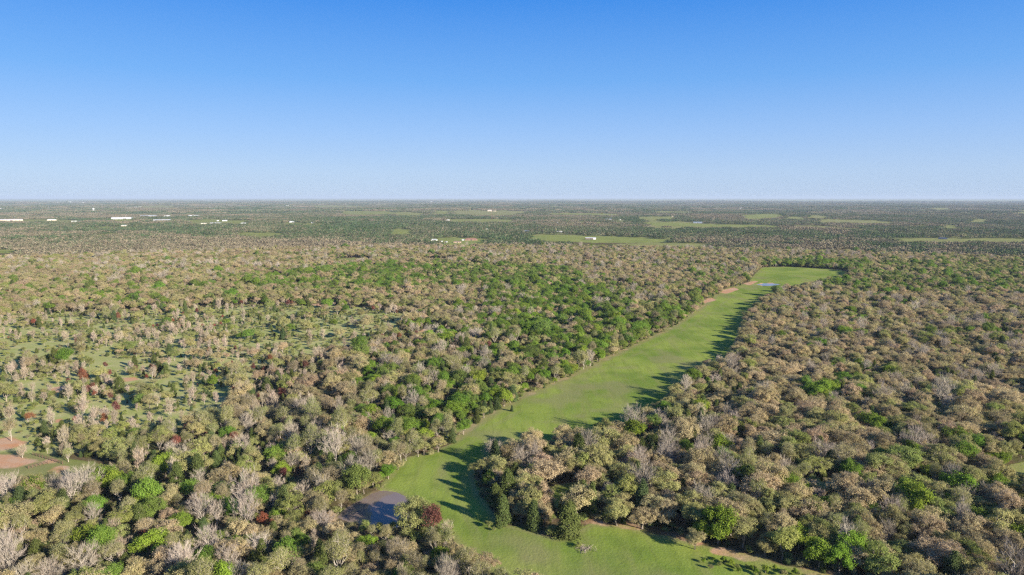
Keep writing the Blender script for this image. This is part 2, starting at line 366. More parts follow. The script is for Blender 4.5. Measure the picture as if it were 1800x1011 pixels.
# ------------------------------------------------------------------ ground sheets
def build_ground():
    rr = np.concatenate([np.array([.5, 20, 60, 100, 140]), np.geomspace(160, 620, 330), np.geomspace(627, 12000, 300)[0:], np.geomspace(12400, 88000, 50)])
    th = np.concatenate([np.radians(np.arange(-50, 50.01, .2)), np.radians(np.arange(54, 307, 4))])
    nr, nt = len(rr), len(th)
    TH, RR = np.meshgrid(th, rr)
    x = RR * np.sin(TH); y = RR * np.cos(TH); z = terrain(x, y)
    px, py, f = proj(x, y, z)
    vis = (y > 50)
    X, Y, Z = x.ravel(), y.ravel(), z.ravel()
    pxr, pyr = px.ravel(), py.ravel(); vis = vis.ravel()
    n = len(X)
    grass = np.zeros(n); scrub = np.zeros(n); dirt = np.zeros(n); dry = np.zeros(n)
    near = (np.hypot(X, Y) < 1500) & vis
    jit = (vnoise(X, Y, 6, 1) - .5) * 5
    def soft(poly, w, wid=3.0):
        """1 inside, fading outside over wid metres"""
        wp = wpoly(poly); ins = inside(pxr, pyr, poly) & vis
        d = np.full(n, 1e9); k = near & (X > wp[:, 0].min() - 40) & (X < wp[:, 0].max() + 40) & (Y > wp[:, 1].min() - 60) & (Y < wp[:, 1].max() + 60)
        d[k] = edist(X[k], Y[k], wp)
        sd = np.where(ins, -d, d) + jit * .35
        return np.clip(.5 - sd / wid, 0, 1) * w, d, ins
    for pl in (MEADOW, GLADE, GLADE2):
        a, d, ins = soft(pl, 1); grass = np.maximum(grass, a)
        if pl is MEADOW: mins = ins
        dry = np.maximum(dry, np.where(ins, np.clip(1 - d / 3.5, 0, 1) * .8, 0))
    a, d, ins = soft(YARD, 1, 6); grass = np.maximum(grass, a * .85); dry = np.maximum(dry, a * (.35 + .5 * vnoise(X, Y, 7, 31))); dirt = np.maximum(dirt, a * np.clip(vnoise(X, Y, 9, 32) * 1.6 - .75, 0, .6))
    a, d, ins = soft(SCRUB, 1, 16); scrub = np.maximum(scrub, a)
    for pl in DIRT:
        a, d, ins = soft(pl, 1, 11 if pl in DIRT[:2] else 6); dirt = np.maximum(dirt, a)
    k = near
    wp = wpoly(DIRT_EDGE); d = edist(X[k], Y[k], wp, False); dirt[k] = np.maximum(dirt[k], np.clip(.95 - (d + jit[k] * 1.6) / 4.0, 0, .62) * (.55 + .6 * vnoise(X[k], Y[k], 8, 35)))
    wp = wpoly(DRY_EDGE); d = edist(X[k], Y[k], wp, False)
    dry[k] = np.maximum(dry[k], np.clip(1.1 - (d + jit[k]) / 4.5, 0, .85)); grass[k] = np.maximum(grass[k], np.clip(1.1 - d / 8, 0, .8))
    dirt[k] = np.maximum(dirt[k], np.clip(.6 - (d + jit[k] * 1.3) / 4, 0, .42))
    for pl in (POND, FAR_POND):
        wp = wpoly(pl); kk = near & (np.hypot(X - wp[:, 0].mean(), Y - wp[:, 1].mean()) < 120)
        d = edist(X[kk], Y[kk], wp); ins = inside(pxr[kk], pyr[kk], pl); sd = np.where(ins, -d, d)
        wide = .5 if pl is POND else 3
        dirt[kk] = np.maximum(dirt[kk], np.clip(1.1 - np.maximum(sd, 0) / wide, 0, 1))
        Z[kk] -= np.clip((.8 - sd) / 2.5, 0, 1) * 1.4
    # dry patches and worn tracks inside the meadow
    TRACK = [(855, 985), (842, 950), (820, 905), (790, 860), (775, 825), (800, 797), (862, 752), (940, 708), (1040, 660), (1120, 622), (1190, 588), (1250, 548), (1300, 512)]
    d = edist(X[k], Y[k], wpoly(TRACK), False); dry[k] = np.maximum(dry[k], np.clip(1 - np.abs(d - .9) / 1.1, 0, 1) * .55 * vnoise(X[k], Y[k], 14, 33))
    far_ = np.clip((np.hypot(X, Y) - 1600) / 200, 0, 1); grass = np.maximum(grass, far_ * .85); dry = np.maximum(dry, far_ * (.45 + .45 * vnoise(X, Y, 300, 34)))
    dn = vnoise(X, Y, 26, 3) * .6 + vnoise(X, Y, 9, 4) * .4
    dry = np.maximum(dry, np.clip((dn - .60) * 3.2, 0, .55))
    idx = np.arange(nr * nt).reshape(nr, nt)
    a = idx[:-1, :]; b = idx[1:, :]
    F = np.stack([a, b, np.roll(b, -1, 1), np.roll(a, -1, 1)], -1).reshape(-1, 4)
    cx = X[F].mean(1); cy_ = Y[F].mean(1); cz = Z[F].mean(1)
    fx, fy, _ = proj(cx, cy_, cz); ok = cy_ > 50
    owner = np.zeros(len(F), int)
    kinds = [('meadow', MEADOW, 'long mown green meadow winding through the woods'), ('meadow', GLADE, 'small shaded grass gap inside the tree promontory'),
             ('meadow', GLADE2, 'grass glade cut by the right frame edge'), ('pasture', SCRUB, 'scrubby light green pasture with scattered pale trees'), ('yard', YARD, 'trodden grass and bare red soil beside the rail fence')]
    for i, (nm, pl, lb) in enumerate(kinds): owner[(inside(fx, fy, pl) & ok) & (owner == 0)] = i + 1
    nk = len(kinds)
    gx_, gy_ = fieldpx(cx, cy_, fx, fy)
    for i, (pl, t, lb) in enumerate(FIELDS): owner[(inside(gx_, gy_, pl) & ok) & (owner == 0)] = nk + 1 + i
    def sub(nm, sel, lb, A, mat):
        f = F[sel]; u, inv = np.unique(f, return_inverse=True); f2 = inv.reshape(-1, 4)
        me = np_mesh(nm, np.stack([X[u], Y[u], Z[u]], 1), f2[:, ::1], [mat], smooth=True, attrs={k: v[u] for k, v in A.items()})
        o = bpy.data.objects.new(nm, me); C.objects.link(o); tag(o, lb, kind='structure'); return o
    A = {'grass': grass, 'scrub': scrub, 'dirt': dirt, 'dry': dry}
    sub('ground', owner == 0, 'brown woodland floor reaching to the flat horizon', A, M['ground'])
    for i, (nm, pl, lb) in enumerate(kinds): sub(nm, owner == i + 1, lb, A, M['ground'])
    for i, (pl, t, lb) in enumerate(FIELDS):
        sel = owner == nk + 1 + i
        if sel.any(): sub('field', sel, lb, {'grass': np.ones(n), 'scrub': scrub * 0, 'dirt': dirt * 0, 'dry': np.full(n, .3 + .6 * t)}, M['ground'])
    for pl, z, lb in ((POND, -.22, 'muddy brown pond at the meadow corner'), (FAR_POND, -.3, 'small blue grey pond at the far end of the meadow')):
        wp = wpoly(pl); c = wp.mean(0); m = MB(); k = len(wp)
        ring = [(c[0] + (p[0] - c[0]) * 1.09, c[1] + (p[1] - c[1]) * 1.09, z) for p in wp]
        m.v = ring + [(c[0], c[1], z)]; m.f = [(i, (i + 1) % k, k) for i in range(k)]
        o = m.build('pond', M['water']); tag(o, lb, kind='structure')
build_ground()

# ------------------------------------------------------------------ tree shapes
def lobes_tips(g, n, Rr, z0, z1, nl, spread=.55, shell=.55, flat=.8):
    """points in the outer shells of several lobes that together make an uneven crown"""
    H_ = z1 - z0; pts = []; out = []
    cs = []
    for i in range(nl):
        a = 2 * math.pi * (i / nl) + g.uniform(-.5, .5); rad = Rr * spread * g.uniform(.6, 1.15) * (0 if i == 0 else 1)
        cz = z0 + H_ * (g.uniform(.55, .72) if i == 0 else g.uniform(.28, .62))
        lr = Rr * g.uniform(.28, .56); cs.append((np.array([rad * math.cos(a), rad * math.sin(a), cz]), lr, min(lr * flat, H_ * .42)))
    while len(pts) < n:
        c, lr, lz = cs[g.integers(nl)]
        d = g.normal(size=3); d /= np.linalg.norm(d)
        if d[2] < -.45: continue
        p = c + d * np.array([lr, lr, lz]) * g.uniform(shell, 1.0)
        if any(((p - c2) / np.array([l2, l2, z2])) @ ((p - c2) / np.array([l2, l2, z2])) < .3 for c2, l2, z2 in cs): continue
        if p[2] < z0 * .7 or p[2] > z1 * 1.05: continue
        if g.random() < .12: p = p + d * g.uniform(.2, .7)
        pts.append(p); o = p - np.array([0, 0, z0 + H_ * .25]); out.append(o / np.linalg.norm(o) * .5 + d * .5)
    return np.array(pts), np.array(out)
def grow(g, tips, base_r, fork_z, lean=.3, wob=.12, rexp=.5):
    segs = []
    n0 = len(tips)
    def rad(n): return base_r * (n / n0) ** rexp
    def rec(p, idx, depth):
        n = len(idx)
        if n == 0: return
        if n <= 2 or depth > 7:
            for i in idx: segs.append((p, tips[i], rad(1), .012))
            return
        k = (5 if depth == 0 else 3) if n > 9 else 2
        pts = tips[idx]; cen = pts[g.choice(n, k, replace=False)]
        for _ in range(3):
            lab = np.argmin(((pts[:, None] - cen[None]) ** 2).sum(-1), 1)
            for j in range(k):
                if (lab == j).any(): cen[j] = pts[lab == j].mean(0)
        for j in range(k):
            s = idx[lab == j]
            if len(s) == 0: continue
            c = tips[s].mean(0); v = c - p; L = np.linalg.norm(v)
            q = p + v * (.42 if depth else .38) + g.normal(size=3) * L * wob
            q[2] += L * .04 if depth else L * .08
            mid = (p + q) / 2 + g.normal(size=3) * L * .05
            r0, r1 = rad(len(s)) * 1.05, rad(len(s)) * .85
            segs.append((p, mid, r0, (r0 + r1) / 2)); segs.append((mid, q, (r0 + r1) / 2, r1))
            rec(q, s, depth + 1)
    f = np.array([g.normal() * lean, g.normal() * lean, fork_z]); m = f * .5 + np.array([g.normal() * .12, g.normal() * .12, 0])
    segs.append((np.array([0, 0, -.4]), m, base_r * 1.35, base_r * 1.1)); segs.append((m, f, base_r * 1.1, base_r))
    rec(f, np.arange(n0), 0)
    return segs
def tubes(segs, k=4, rmin=.022):
    A = np.array([s[0] for s in segs]); B = np.array([s[1] for s in segs]); ra = np.maximum([s[2] for s in segs], rmin); rb = np.maximum([s[3] for s in segs], rmin * .6)
    d = B - A; d /= np.linalg.norm(d, axis=1, keepdims=True) + 1e-9
    h = np.where(np.abs(d[:, 2:3]) < .9, [[0, 0, 1.]], [[1., 0, 0]]); u = np.cross(d, h); u /= np.linalg.norm(u, axis=1, keepdims=True); w = np.cross(d, u)
    V = []
    for P0, r in ((A, ra), (B, rb)):
        for i in range(k):
            t = 2 * math.pi * i / k; V.append(P0 + (u * math.cos(t) + w * math.sin(t)) * r[:, None])
    V = np.stack(V, 1); n = len(segs); base = (np.arange(n) * 2 * k)[:, None]
    F = np.concatenate([base + np.array([[i, (i + 1) % k, (i + 1) % k + k, i + k]]) for i in range(k)])
    return V.reshape(-1, 3), F
def leaves(g, tips, out, per, rad, size, flat=.6, bias=.9, droop=0.):
    n = len(tips) * per; c = np.repeat(tips, per, 0); o = np.repeat(out, per, 0)
    off = g.normal(size=(n, 3)) * rad * .55; off[:, 2] *= flat
    ctr = c + off; ctr[:, 2] -= droop * g.random(n)
    nr = o * bias + g.normal(size=(n, 3)) * .55 + np.array([0, 0, .25]); nr /= np.linalg.norm(nr, axis=1, keepdims=True)
    t = np.cross(nr, g.normal(size=(n, 3))); t /= np.linalg.norm(t, axis=1, keepdims=True) + 1e-9; b = np.cross(nr, t)
    s = size * g.uniform(.6, 1.3, n)[:, None]; a = g.uniform(.55, 1., n)[:, None]
    V = np.stack([ctr - t * s - b * s * a * .5, ctr + t * s * .2 - b * s * a, ctr + t * s + b * s * a * .3, ctr - t * s * .1 + b * s * a], 1)
    tint = np.clip(np.repeat(g.random(len(tips)), per) * .7 + g.random(n) * .3, 0, 1)
    return V.reshape(-1, 3), np.arange(n * 4).reshape(-1, 4), np.repeat(tint, 4)
def twigs(g, tips, out, per, length, w, spread=.55):
    n = len(tips) * per; a = np.repeat(tips, per, 0) - np.repeat(out, per, 0) * length * .45; o = np.repeat(out, per, 0)
    d = o + g.normal(size=(n, 3)) * spread; d[:, 2] += .2; d /= np.linalg.norm(d, axis=1, keepdims=True)
    L = length * g.uniform(.6, 1.25, n)[:, None]; b = a + d * L
    s = np.cross(d, g.normal(size=(n, 3))); s /= np.linalg.norm(s, axis=1, keepdims=True) + 1e-9
    m = (a + b) / 2 + g.normal(size=(n, 3)) * length * .06
    V = np.stack([a - s * w, m + s * w * 1.2, b, m - s * w * .8 + d * .02], 1)
    tint = g.random(n)
    return V.reshape(-1, 3), np.arange(n * 4).reshape(-1, 4), np.repeat(tint, 4)
def cat(*parts):
    V, F, T = [], [], []; b = 0
    for v, f, t in parts: V.append(v); F.append(f + b); T.append(t); b += len(v)
    return np.concatenate(V), np.concatenate(F), np.concatenate(T)

def tree_shape(kind, seed):
    g = np.random.default_rng(seed)
    if kind in ('tan', 'olive'):
        h = g.uniform(8.0, 10.4); r = g.uniform(3.7, 4.8); n = 280
        tips, out = lobes_tips(g, n, r, h * .15, h, g.integers(8, 13), spread=.72, shell=.45)
        segs = grow(g, tips, .26, h * .18)
        cr = cat(leaves(g, tips, out, 20 if kind == 'tan' else 25, .62, .135), twigs(g, tips, out, 4, 1.1, .022))
    elif kind in ('green', 'lime'):
        h = g.uniform(9, 11.5); r = g.uniform(3.6, 4.6); n = 280
        tips, out = lobes_tips(g, n, r, h * .14, h, g.integers(8, 13), spread=.68, flat=1.0, shell=.45)
        segs = grow(g, tips, .24, h * .22)
        cr = leaves(g, tips, out, 32, .75, .165, flat=.85)
    elif kind == 'bud':
        h = g.uniform(10, 13); r = g.uniform(2.8, 3.8); n = 190
        tips, out = lobes_tips(g, n, r, h * .16, h, g.integers(6, 9), spread=.5, flat=1.3, shell=.3)
        segs = grow(g, tips, .17, h * .16, rexp=.48)
        cr = cat(leaves(g, tips, out, 16, .75, .115), twigs(g, tips, out, 6, 1.5, .022))
    elif kind in ('bare', 'pink'):
        big = kind == 'bare'
        h = g.uniform(10, 12.5) if big else g.uniform(6.5, 8.5); r = g.uniform(3.6, 4.9) if big else g.uniform(1.7, 2.7); n = 150 if big else 95
        tips = []; 
        while len(tips) < n:                       # fan of twigs in an upright egg
            d = g.normal(size=3); d /= np.linalg.norm(d)
            q = g.uniform(.35, 1.) ; p = d * q * np.array([r, r, h * .42]) * (1 + .18 * math.sin(3 * math.atan2(d[1], d[0]) + seed)) + np.array([0, 0, h * .58])
            if p[2] > h * .2: tips.append(p)
        tips = np.array(tips); out = (tips - np.array([0, 0, h * (.15 if big else -.02)])) * np.array([1, 1, 1.25]); out /= np.linalg.norm(out, axis=1, keepdims=True)
        segs = grow(g, tips, .24 if big else .15, h * (.2 if big else .12), rexp=.46, wob=.07)
        cr = twigs(g, tips, out, 9 if big else 9, 2.0 if big else 1.5, .023 if big else .027, .3)
    elif kind == 'cedar':
        h = g.uniform(7, 9.5); r = g.uniform(2.1, 3.0); n = 260; tips = []; out = []
        for i in range(n):
            t = g.random() ** 1.3; a = g.uniform(0, 2 * math.pi)
            rr_ = r * (1 - t) ** .52 * (.82 + .22 * math.sin(a * 3 + t * 9 + seed)) * g.uniform(.7, 1.05)
            tips.append((rr_ * math.cos(a), rr_ * math.sin(a), h * (.05 + .95 * t))); out.append((math.cos(a) * .8, math.sin(a) * .8, .55))
        tips = np.array(tips); out = np.array(out); out /= np.linalg.norm(out, axis=1, keepdims=True)
        segs = [(np.array([0, 0, -.3]), np.array([0, 0, h * .5]), .2, .12), (np.array([0, 0, h * .5]), np.array([0, 0, h * .97]), .12, .03)]
        for i in range(0, n, 4):
            p = tips[i]; segs.append((np.array([0, 0, max(.3, p[2] - .5)]), p, .04, .015))
        cr = cat(leaves(g, tips, out, 26, .55, .14, flat=1.2, bias=1.1), twigs(g, tips, out, 3, .9, .09, .25))
    elif kind == 'red':
        h = g.uniform(5.5, 7.5); r = g.uniform(1.9, 2.6); n = 150
        tips, out = lobes_tips(g, n, r, h * .1, h, 5, spread=.35, flat=1.5, shell=.3)
        segs = grow(g, tips, .14, h * .15)
        cr = cat(leaves(g, tips, out, 15, .5, .11), twigs(g, tips, out, 6, 1.0, .025))
    else:  # scrub
        h = g.uniform(2.0, 3.2); r = g.uniform(1.4, 2.2); n = 60
        tips, out = lobes_tips(g, n, r, .3, h, 4, spread=.6)
        segs = grow(g, tips, .07, .25)
        cr = cat(leaves(g, tips, out, 20, .5, .12), twigs(g, tips, out, 3, .9, .02))
    return cr, tubes(segs, rmin=.036 if kind in ('bare', 'pink') else .03 if kind == 'bud' else .022)
NVAR = {'tan': 6, 'olive': 5, 'green': 4, 'lime': 3, 'bud': 4, 'bare': 4, 'pink': 4, 'cedar': 4, 'red': 3, 'scrub': 4}
LEAF = {'tan': 'tan', 'olive': 'olive', 'green': 'green', 'lime': 'lime', 'bud': 'haze_bud', 'bare': 'twig', 'pink': 'ptwig', 'cedar': 'cedar', 'red': 'red', 'scrub': 'scrub'}
KINDS = list(NVAR)
lib = {}; protos = []          # protos: joined meshes for the instanced mass
libcol = bpy.data.collections.new('mass_library')
for ki, kd in enumerate(KINDS):
    for v in range(NVAR[kd]):
        (cv, cf, ct), (tv, tf) = tree_shape(kd, 100 + ki * 20 + v)
        lm = M[LEAF[kd]]; bm_ = M['pbark'] if kd in ('bare', 'pink', 'bud') else M['bark']
        crown = np_mesh(kd + '_crown', cv, cf, [lm], attrs={'tint': ct}); trunk = np_mesh(kd + '_trunk', tv, tf, [bm_])
        lib[kd, v] = (crown, trunk, float(cv[:, 2].max()), float(np.abs(cv[:, :2]).max()))
        j = np_mesh('mass', np.concatenate([cv, tv]), np.concatenate([cf, tf + len(cv)]), [lm, bm_], np.concatenate([np.zeros(len(cf)), np.ones(len(tf))]), attrs={'tint': np.concatenate([ct, np.zeros(len(tv))])})
        o = bpy.data.objects.new('mass_%03d' % len(protos), j); libcol.objects.link(o); protos.append((kd, v))
PI_ = {p: i for i, p in enumerate(protos)}
# far groves: whole patches of small crowns
def grove(size, ntree, quads, qs, seed, green):
    g = np.random.default_rng(seed); c = []; o = []; tt = []
    m = int(math.sqrt(ntree)); cell = size / m
    for i in range(m):
        for j in range(m):
            if g.random() < .06: continue
            x = (i + .5 + g.uniform(-.4, .4)) * cell - size / 2; y = (j + .5 + g.uniform(-.4, .4)) * cell - size / 2
            h = g.uniform(6.5, 11) ; r = g.uniform(3.2, 4.8); t = np.clip(g.normal(green, .22), 0, 1)
            d = g.normal(size=(quads, 3)); d[:, 2] = np.abs(d[:, 2]) - .35; d /= np.linalg.norm(d, axis=1, keepdims=True)
            p = d * np.array([r, r, h * .42]) * g.uniform(.75, 1.05, (quads, 1)) + np.array([x, y, h * .58])
            c.append(p); o.append(d); tt.append(np.full(quads, t) + g.normal(size=quads) * .08)
    c = np.concatenate(c); o = np.concatenate(o); tt = np.concatenate(tt)
    V, F, _ = leaves(g, c, o, 1, .3, qs, bias=1.2)
    return np_mesh('grove', V, F, [M['far']], attrs={'tint': np.repeat(tt, 4)})
G30 = {0: [], 1: []}; G100 = {0: [], 1: []}
for gr in (0, 1):
    for v in range(6):
        o = bpy.data.objects.new('mass_%03d' % len(protos), grove(30, 20, 42, .95, 700 + v + gr * 50, .22 + .5 * gr)); libcol.objects.link(o); G30[gr].append(len(protos)); protos.append(None)
    for v in range(5):
        o = bpy.data.objects.new('mass_%03d' % len(protos), grove(100, 180, 12, 2.0, 800 + v + gr * 50, .22 + .5 * gr)); libcol.objects.link(o); G100[gr].append(len(protos)); protos.append(None)

# ------------------------------------------------------------------ which trees grow where (photo positions of their bases)
Z = lambda poly, dens, **mix: (poly, dens, mix)
ZONES = [
    Z([(-4000, 340), (6000, 340), (6000, 3000), (-4000, 3000)], .95, tan=.56, olive=.22, bare=.06, bud=.03, green=.04, cedar=.08, lime=.01, red=.004),
    Z([(-3000, 430), (900, 430), (1330, 470), (1250, 520), (900, 475), (600, 500), (-3000, 545)], .95, tan=.58, olive=.25, bare=.06, green=.05, cedar=.05),
    Z([(-3000, 505), (560, 500), (700, 520), (720, 560), (500, 545), (250, 545), (-3000, 560)], .85, tan=.45, olive=.30, green=.10, cedar=.08, pink=.05, red=.005),
    Z([(380, 492), (640, 470), (900, 468), (1010, 478), (1030, 500), (900, 505), (700, 510), (480, 515)], .97, green=.45, olive=.25, tan=.2, cedar=.1),
    Z([(860, 505), (1010, 500), (1110, 530), (1150, 570), (1110, 620), (1010, 660), (930, 650), (880, 620), (840, 560)], .97, green=.52, lime=.12, tan=.18, olive=.08, cedar=.05, bare=.03, bud=.02),
    Z([(1090, 500), (1330, 465), (1320, 500), (1240, 540), (1160, 590), (1110, 560)], .97, tan=.5, olive=.28, cedar=.08, green=.08, bare=.06),
    Z([(540, 560), (860, 540), (900, 640), (900, 700), (830, 745), (700, 800), (560, 760), (430, 700), (430, 620)], .95, tan=.36, pink=.14, olive=.14, cedar=.12, green=.08, lime=.03, bare=.05, bud=.05, red=.02),
    Z([(380, 610), (560, 610), (620, 660), (540, 720), (400, 740)], .85, pink=.42, tan=.16, olive=.1, cedar=.1, red=.07, scrub=.1, bud=.05),
    Z([(640, 660), (900, 640), (930, 690), (860, 740), (780, 790), (680, 820), (600, 780)], .97, bud=.17, green=.18, lime=.1, cedar=.16, tan=.2, bare=.08, olive=.11),
    Z([(-3000, 760), (200, 760), (400, 740), (560, 740), (700, 790), (690, 830), (650, 870), (590, 905), (620, 930), (740, 925), (800, 950), (860, 1015), (1050, 1100), (1000, 3000), (-3000, 3000)], .97,
      bud=.28, bare=.10, pink=.06, tan=.18, olive=.16, lime=.05, green=.055, cedar=.10, red=.015),
    Z([(690, 800), (850, 738), (930, 692), (1020, 654), (1165, 582), (1245, 530), (1215, 520), (1140, 560), (990, 625), (900, 665), (800, 715), (670, 770)], 1.0, green=.42, olive=.16, cedar=.09, bud=.12, lime=.13, tan=.08),
    Z(SCRUB, .40, pink=.30, scrub=.40, tan=.03, olive=.08, red=.05, cedar=.04, green=.02, bud=.05),
    Z(SCRUBN, .55, pink=.42, scrub=.28, tan=.08, olive=.08, red=.07, cedar=.05),
    Z(OPEN_SCRUB, .38, pink=.10, scrub=.70, tan=.04, olive=.08, green=.03, cedar=.03),
    Z([(100, 775), (240, 760), (300, 790), (280, 830), (200, 825), (130, 812)], .9, cedar=.25, olive=.45, bud=.2, scrub=.1),
    Z([(810, 790), (900, 740), (1100, 700), (1280, 640), (1330, 760), (1250, 900), (1180, 960), (1000, 960), (860, 920), (810, 830)], .97, tan=.34, olive=.26, cedar=.24, bare=.09, lime=.02, green=.04, red=.005),
    Z([(1300, 770), (1500, 740), (3600, 760), (3600, 3000), (1500, 3000), (1150, 950)], .97, tan=.40, olive=.33, cedar=.08, bare=.07, green=.03, lime=.05, bud=.04),
    Z([(1370, 540), (1500, 520), (3600, 540), (3600, 760), (1500, 740), (1300, 700), (1250, 660)], .97, tan=.66, olive=.16, bare=.07, cedar=.06, green=.03, lime=.01),
    Z([(1420, 505), (1510, 460), (3600, 470), (3600, 525), (1500, 520)], .97, olive=.36, green=.24, tan=.26, cedar=.14),
    Z([(1340, 462), (1500, 462), (1510, 476), (1345, 469)], 1.0, green=.5, olive=.3, cedar=.2),
]
KEEP_OUT = [MEADOW, GLADE, GLADE2, YARD, POND, FAR_POND] + [f[0] for f in FIELDS] + DIRT
HAND = [  # kind, base x, base y, scale
    ('bare', 588, 822, 1.35), ('bare', 628, 812, 1.15), ('pink', 247, 832, 1.35), ('cedar', 312, 858, 1.35), ('cedar', 348, 846, 1.4), ('green', 262, 893, 1.2), ('bud', 165, 893, 1.05),
    ('bud', 212, 888, 1.05), ('green', 178, 985, 1.05), ('lime', 268, 985, 1.15), ('cedar', 66, 992, 1.15), ('bare', 436, 892, 1.3), ('bare', 355, 925, .9), ('tan', 385, 862, .85), ('bare', 322, 1020, 1.0),
    ('bare', 150, 1022, 1.15), ('bare', 15, 1018, 1.25), ('bare', 88, 1030, .9), ('bare', 405, 1010, .9), ('red', 763, 947, 1.75), ('olive', 722, 936, 1.42), ('pink', 786, 948, 1.0),
    ('lime', 683, 842, .62), ('green', 621, 846, .62), ('lime', 495, 838, .72), ('green', 492, 915, .6), ('bare', 566, 884, .95), ('red', 184, 748, 0.98), ('red', 52, 745, 1.10), ('red', 205, 732, 1.10), ('red', 262, 698, 1.16),
    ('red', 412, 700, 1.10), ('red', 475, 643, 1.10), ('red', 446, 652, 0.85), ('red', 311, 795, 1.22), ('red', 331, 772, 1.10), ('red', 362, 780, 0.98), ('red', 410, 782, 1.10), ('red', 258, 668, 0.61), ('red', 315, 580, 0.98), ('red', 277, 577, 0.73),
    ('green', 237, 775, .8), ('green', 845, 655, 1.15), ('green', 683, 708, 1.1), ('green', 735, 712, 1.15), ('bare', 830, 688, .9), ('lime', 800, 735, 1.0), ('bud', 775, 700, 1.0), ('lime', 650, 782, .75), ('bud', 672, 800, .9),
    ('bud', 694, 812, .8), ('bud', 704, 812, .75), ('bud', 714, 810, .8), ('bud', 685, 810, .7), ('cedar', 900, 723, .42), ('scrub', 858, 928, .8), ('scrub', 868, 933, .5),
    ('cedar', 1000, 944, 1.5), ('cedar', 938, 930, 1.15), ('cedar', 1040, 908, 1.2), ('cedar', 884, 922, 1.1), ('olive', 1084, 924, 1.15), ('tan', 1130, 930, .95), ('lime', 1262, 956, 1.3), ('lime', 1238, 952, .9), ('olive', 1305, 962, 1.15),
    ('tan', 1222, 966, .8), ('olive', 1375, 984, 1.1), ('lime', 1440, 1000, 1.1), ('lime', 1475, 1008, .95), ('olive', 1345, 978, .85), ('bare', 1443, 822, 1.25), ('bare', 1486, 870, .6), ('bare', 866, 812, .95), ('lime', 895, 806, .85), ('olive', 872, 840, 1.0),
    ('green', 862, 858, .7), ('green', 1510, 648, .75), ('lime', 1462, 652, .6), ('green', 1415, 700, .6), ('green', 1545, 820, 1.0), ('lime', 1530, 830, .9), ('lime', 1750, 845, .7), ('green', 640, 602, .55), ('cedar', 165, 500, .8), ('pink', 382, 615, 1.2), ('pink', 368, 615, 1.1), ('pink', 396, 614, 1.1),
    ('tan', 1236, 670, 1.0), ('olive', 1184, 712, 1.0), ('red', 1142, 770, 0.98), ('red', 1090, 790, 0.85), ('red', 1285, 870, 0.73), ('bare', 1172, 892, .7), ('bare', 1070, 880, .6), ('pink', 115, 790, 1.2), ('pink', 165, 745, 1.0), ('pink', 40, 805, .8), ('pink', 18, 745, 1.4), ('bud', 20, 775, 1.0), ('pink', 300, 735, 1.3),
    ('bud', 120, 812, .7), ('scrub', 1018, 962, .7), ('cedar', 1500, 905, .9), ('tan', 900, 795, .9), ('olive', 737, 913, .95), ('cedar', 748, 926, .9), ('scrub', 705, 932, 1.2), ('scrub', 690, 936, 1.1), ('olive', 745, 948, .55), ('scrub', 728, 950, 1.2), ('scrub', 712, 946, 1.3), ('lime', 775, 955, .5), ('scrub', 756, 960, 1.2), ('olive', 640, 938, .5), ('scrub', 665, 938, 1.2), ('scrub', 620, 932, 1.1), ('bud', 655, 950, .6), ('bud', 680, 955, .65), ('olive', 655, 856, .8), ('lime', 668, 846, .45), ('olive', 640, 868, .65), ('scrub', 628, 882, 1.0), ('olive', 612, 880, .6), ('scrub', 700, 822, .9), ('scrub', 690, 832, .9), ('bud', 735, 803, .8), ('olive', 745, 800, .7),
    ('tan', 700, 826, .5), ('scrub', 672, 858, .8), ('bud', 600, 898, .7), ('scrub', 590, 905, 1.0), ('olive', 770, 795, .8), ('scrub', 758, 800, 1.0), ('cedar', 795, 778, .8), ('green', 815, 764, .7), ('cedar', 838, 742, .9), ('olive', 850, 735, .8), ('cedar', 862, 726, .75),
]
for k in range(26):
    HAND.append(('scrub' if k % 2 else 'lime', 1238 + 8 * k + rng.uniform(-5, 5), 988 + 1.3 * k + rng.uniform(-8, 8) + (5 if k % 2 else 0), .75 * rng.uniform(.6, 1.1) * (1 if k % 2 else .3)))
hx, hy, hz = P([h[1] for h in HAND], [h[2] for h in HAND])

def scatter(r0, r1, cell, ang=52):
    m = int(r1 * math.sin(R(ang)) / cell) + 2
    gx, gy = np.meshgrid(np.arange(-m, m), np.arange(int(r0 * .5 / cell), int(r1 / cell) + 1))
    gx = gx.ravel(); gy = gy.ravel()
    x = (gx + rng.uniform(0, .92, gx.shape)) * cell + (gy % 2) * cell * .5; y = (gy + rng.uniform(0, .92, gx.shape)) * cell
    d = np.hypot(x, y); k = (d > r0) & (d < r1) & (np.abs(np.arctan2(x, y)) < R(ang)); return x[k], y[k]
DMAX = 1500.0
tx, ty = scatter(125, DMAX, 5.2)
tz = terrain(tx, ty); px, py, f = proj(tx, ty, tz)
s = 1200 / f
jx = px + rng.normal(size=len(px)) * 9 * s / 3; jy = py + rng.normal(size=len(px)) * 7 * s / 4
kind = np.full(len(px), -1); dens = np.zeros(len(px)); u1 = rng.random(len(px))
for poly, dn, mix in ZONES:
    k = inside(jx, jy, poly); dens[k] = dn
    names = list(mix); cum = np.cumsum([mix[q] for q in names]); cum /= cum[-1]
    # patchy: neighbours tend to be of the same kind
    w = np.clip(.52 * u1 + .48 * (.6 * vnoise(tx, ty, 42, 9) + .4 * vnoise(tx, ty, 17, 10)) + rng.normal(size=len(px)) * .02, 0, .9999)
    order = np.argsort(np.argsort(w[k])) / max(k.sum(), 1)
    kind[k] = np.array([KINDS.index(q) for q in names])[np.searchsorted(cum, order).clip(0, len(names) - 1)]
insc = inside(px, py, SCRUB)
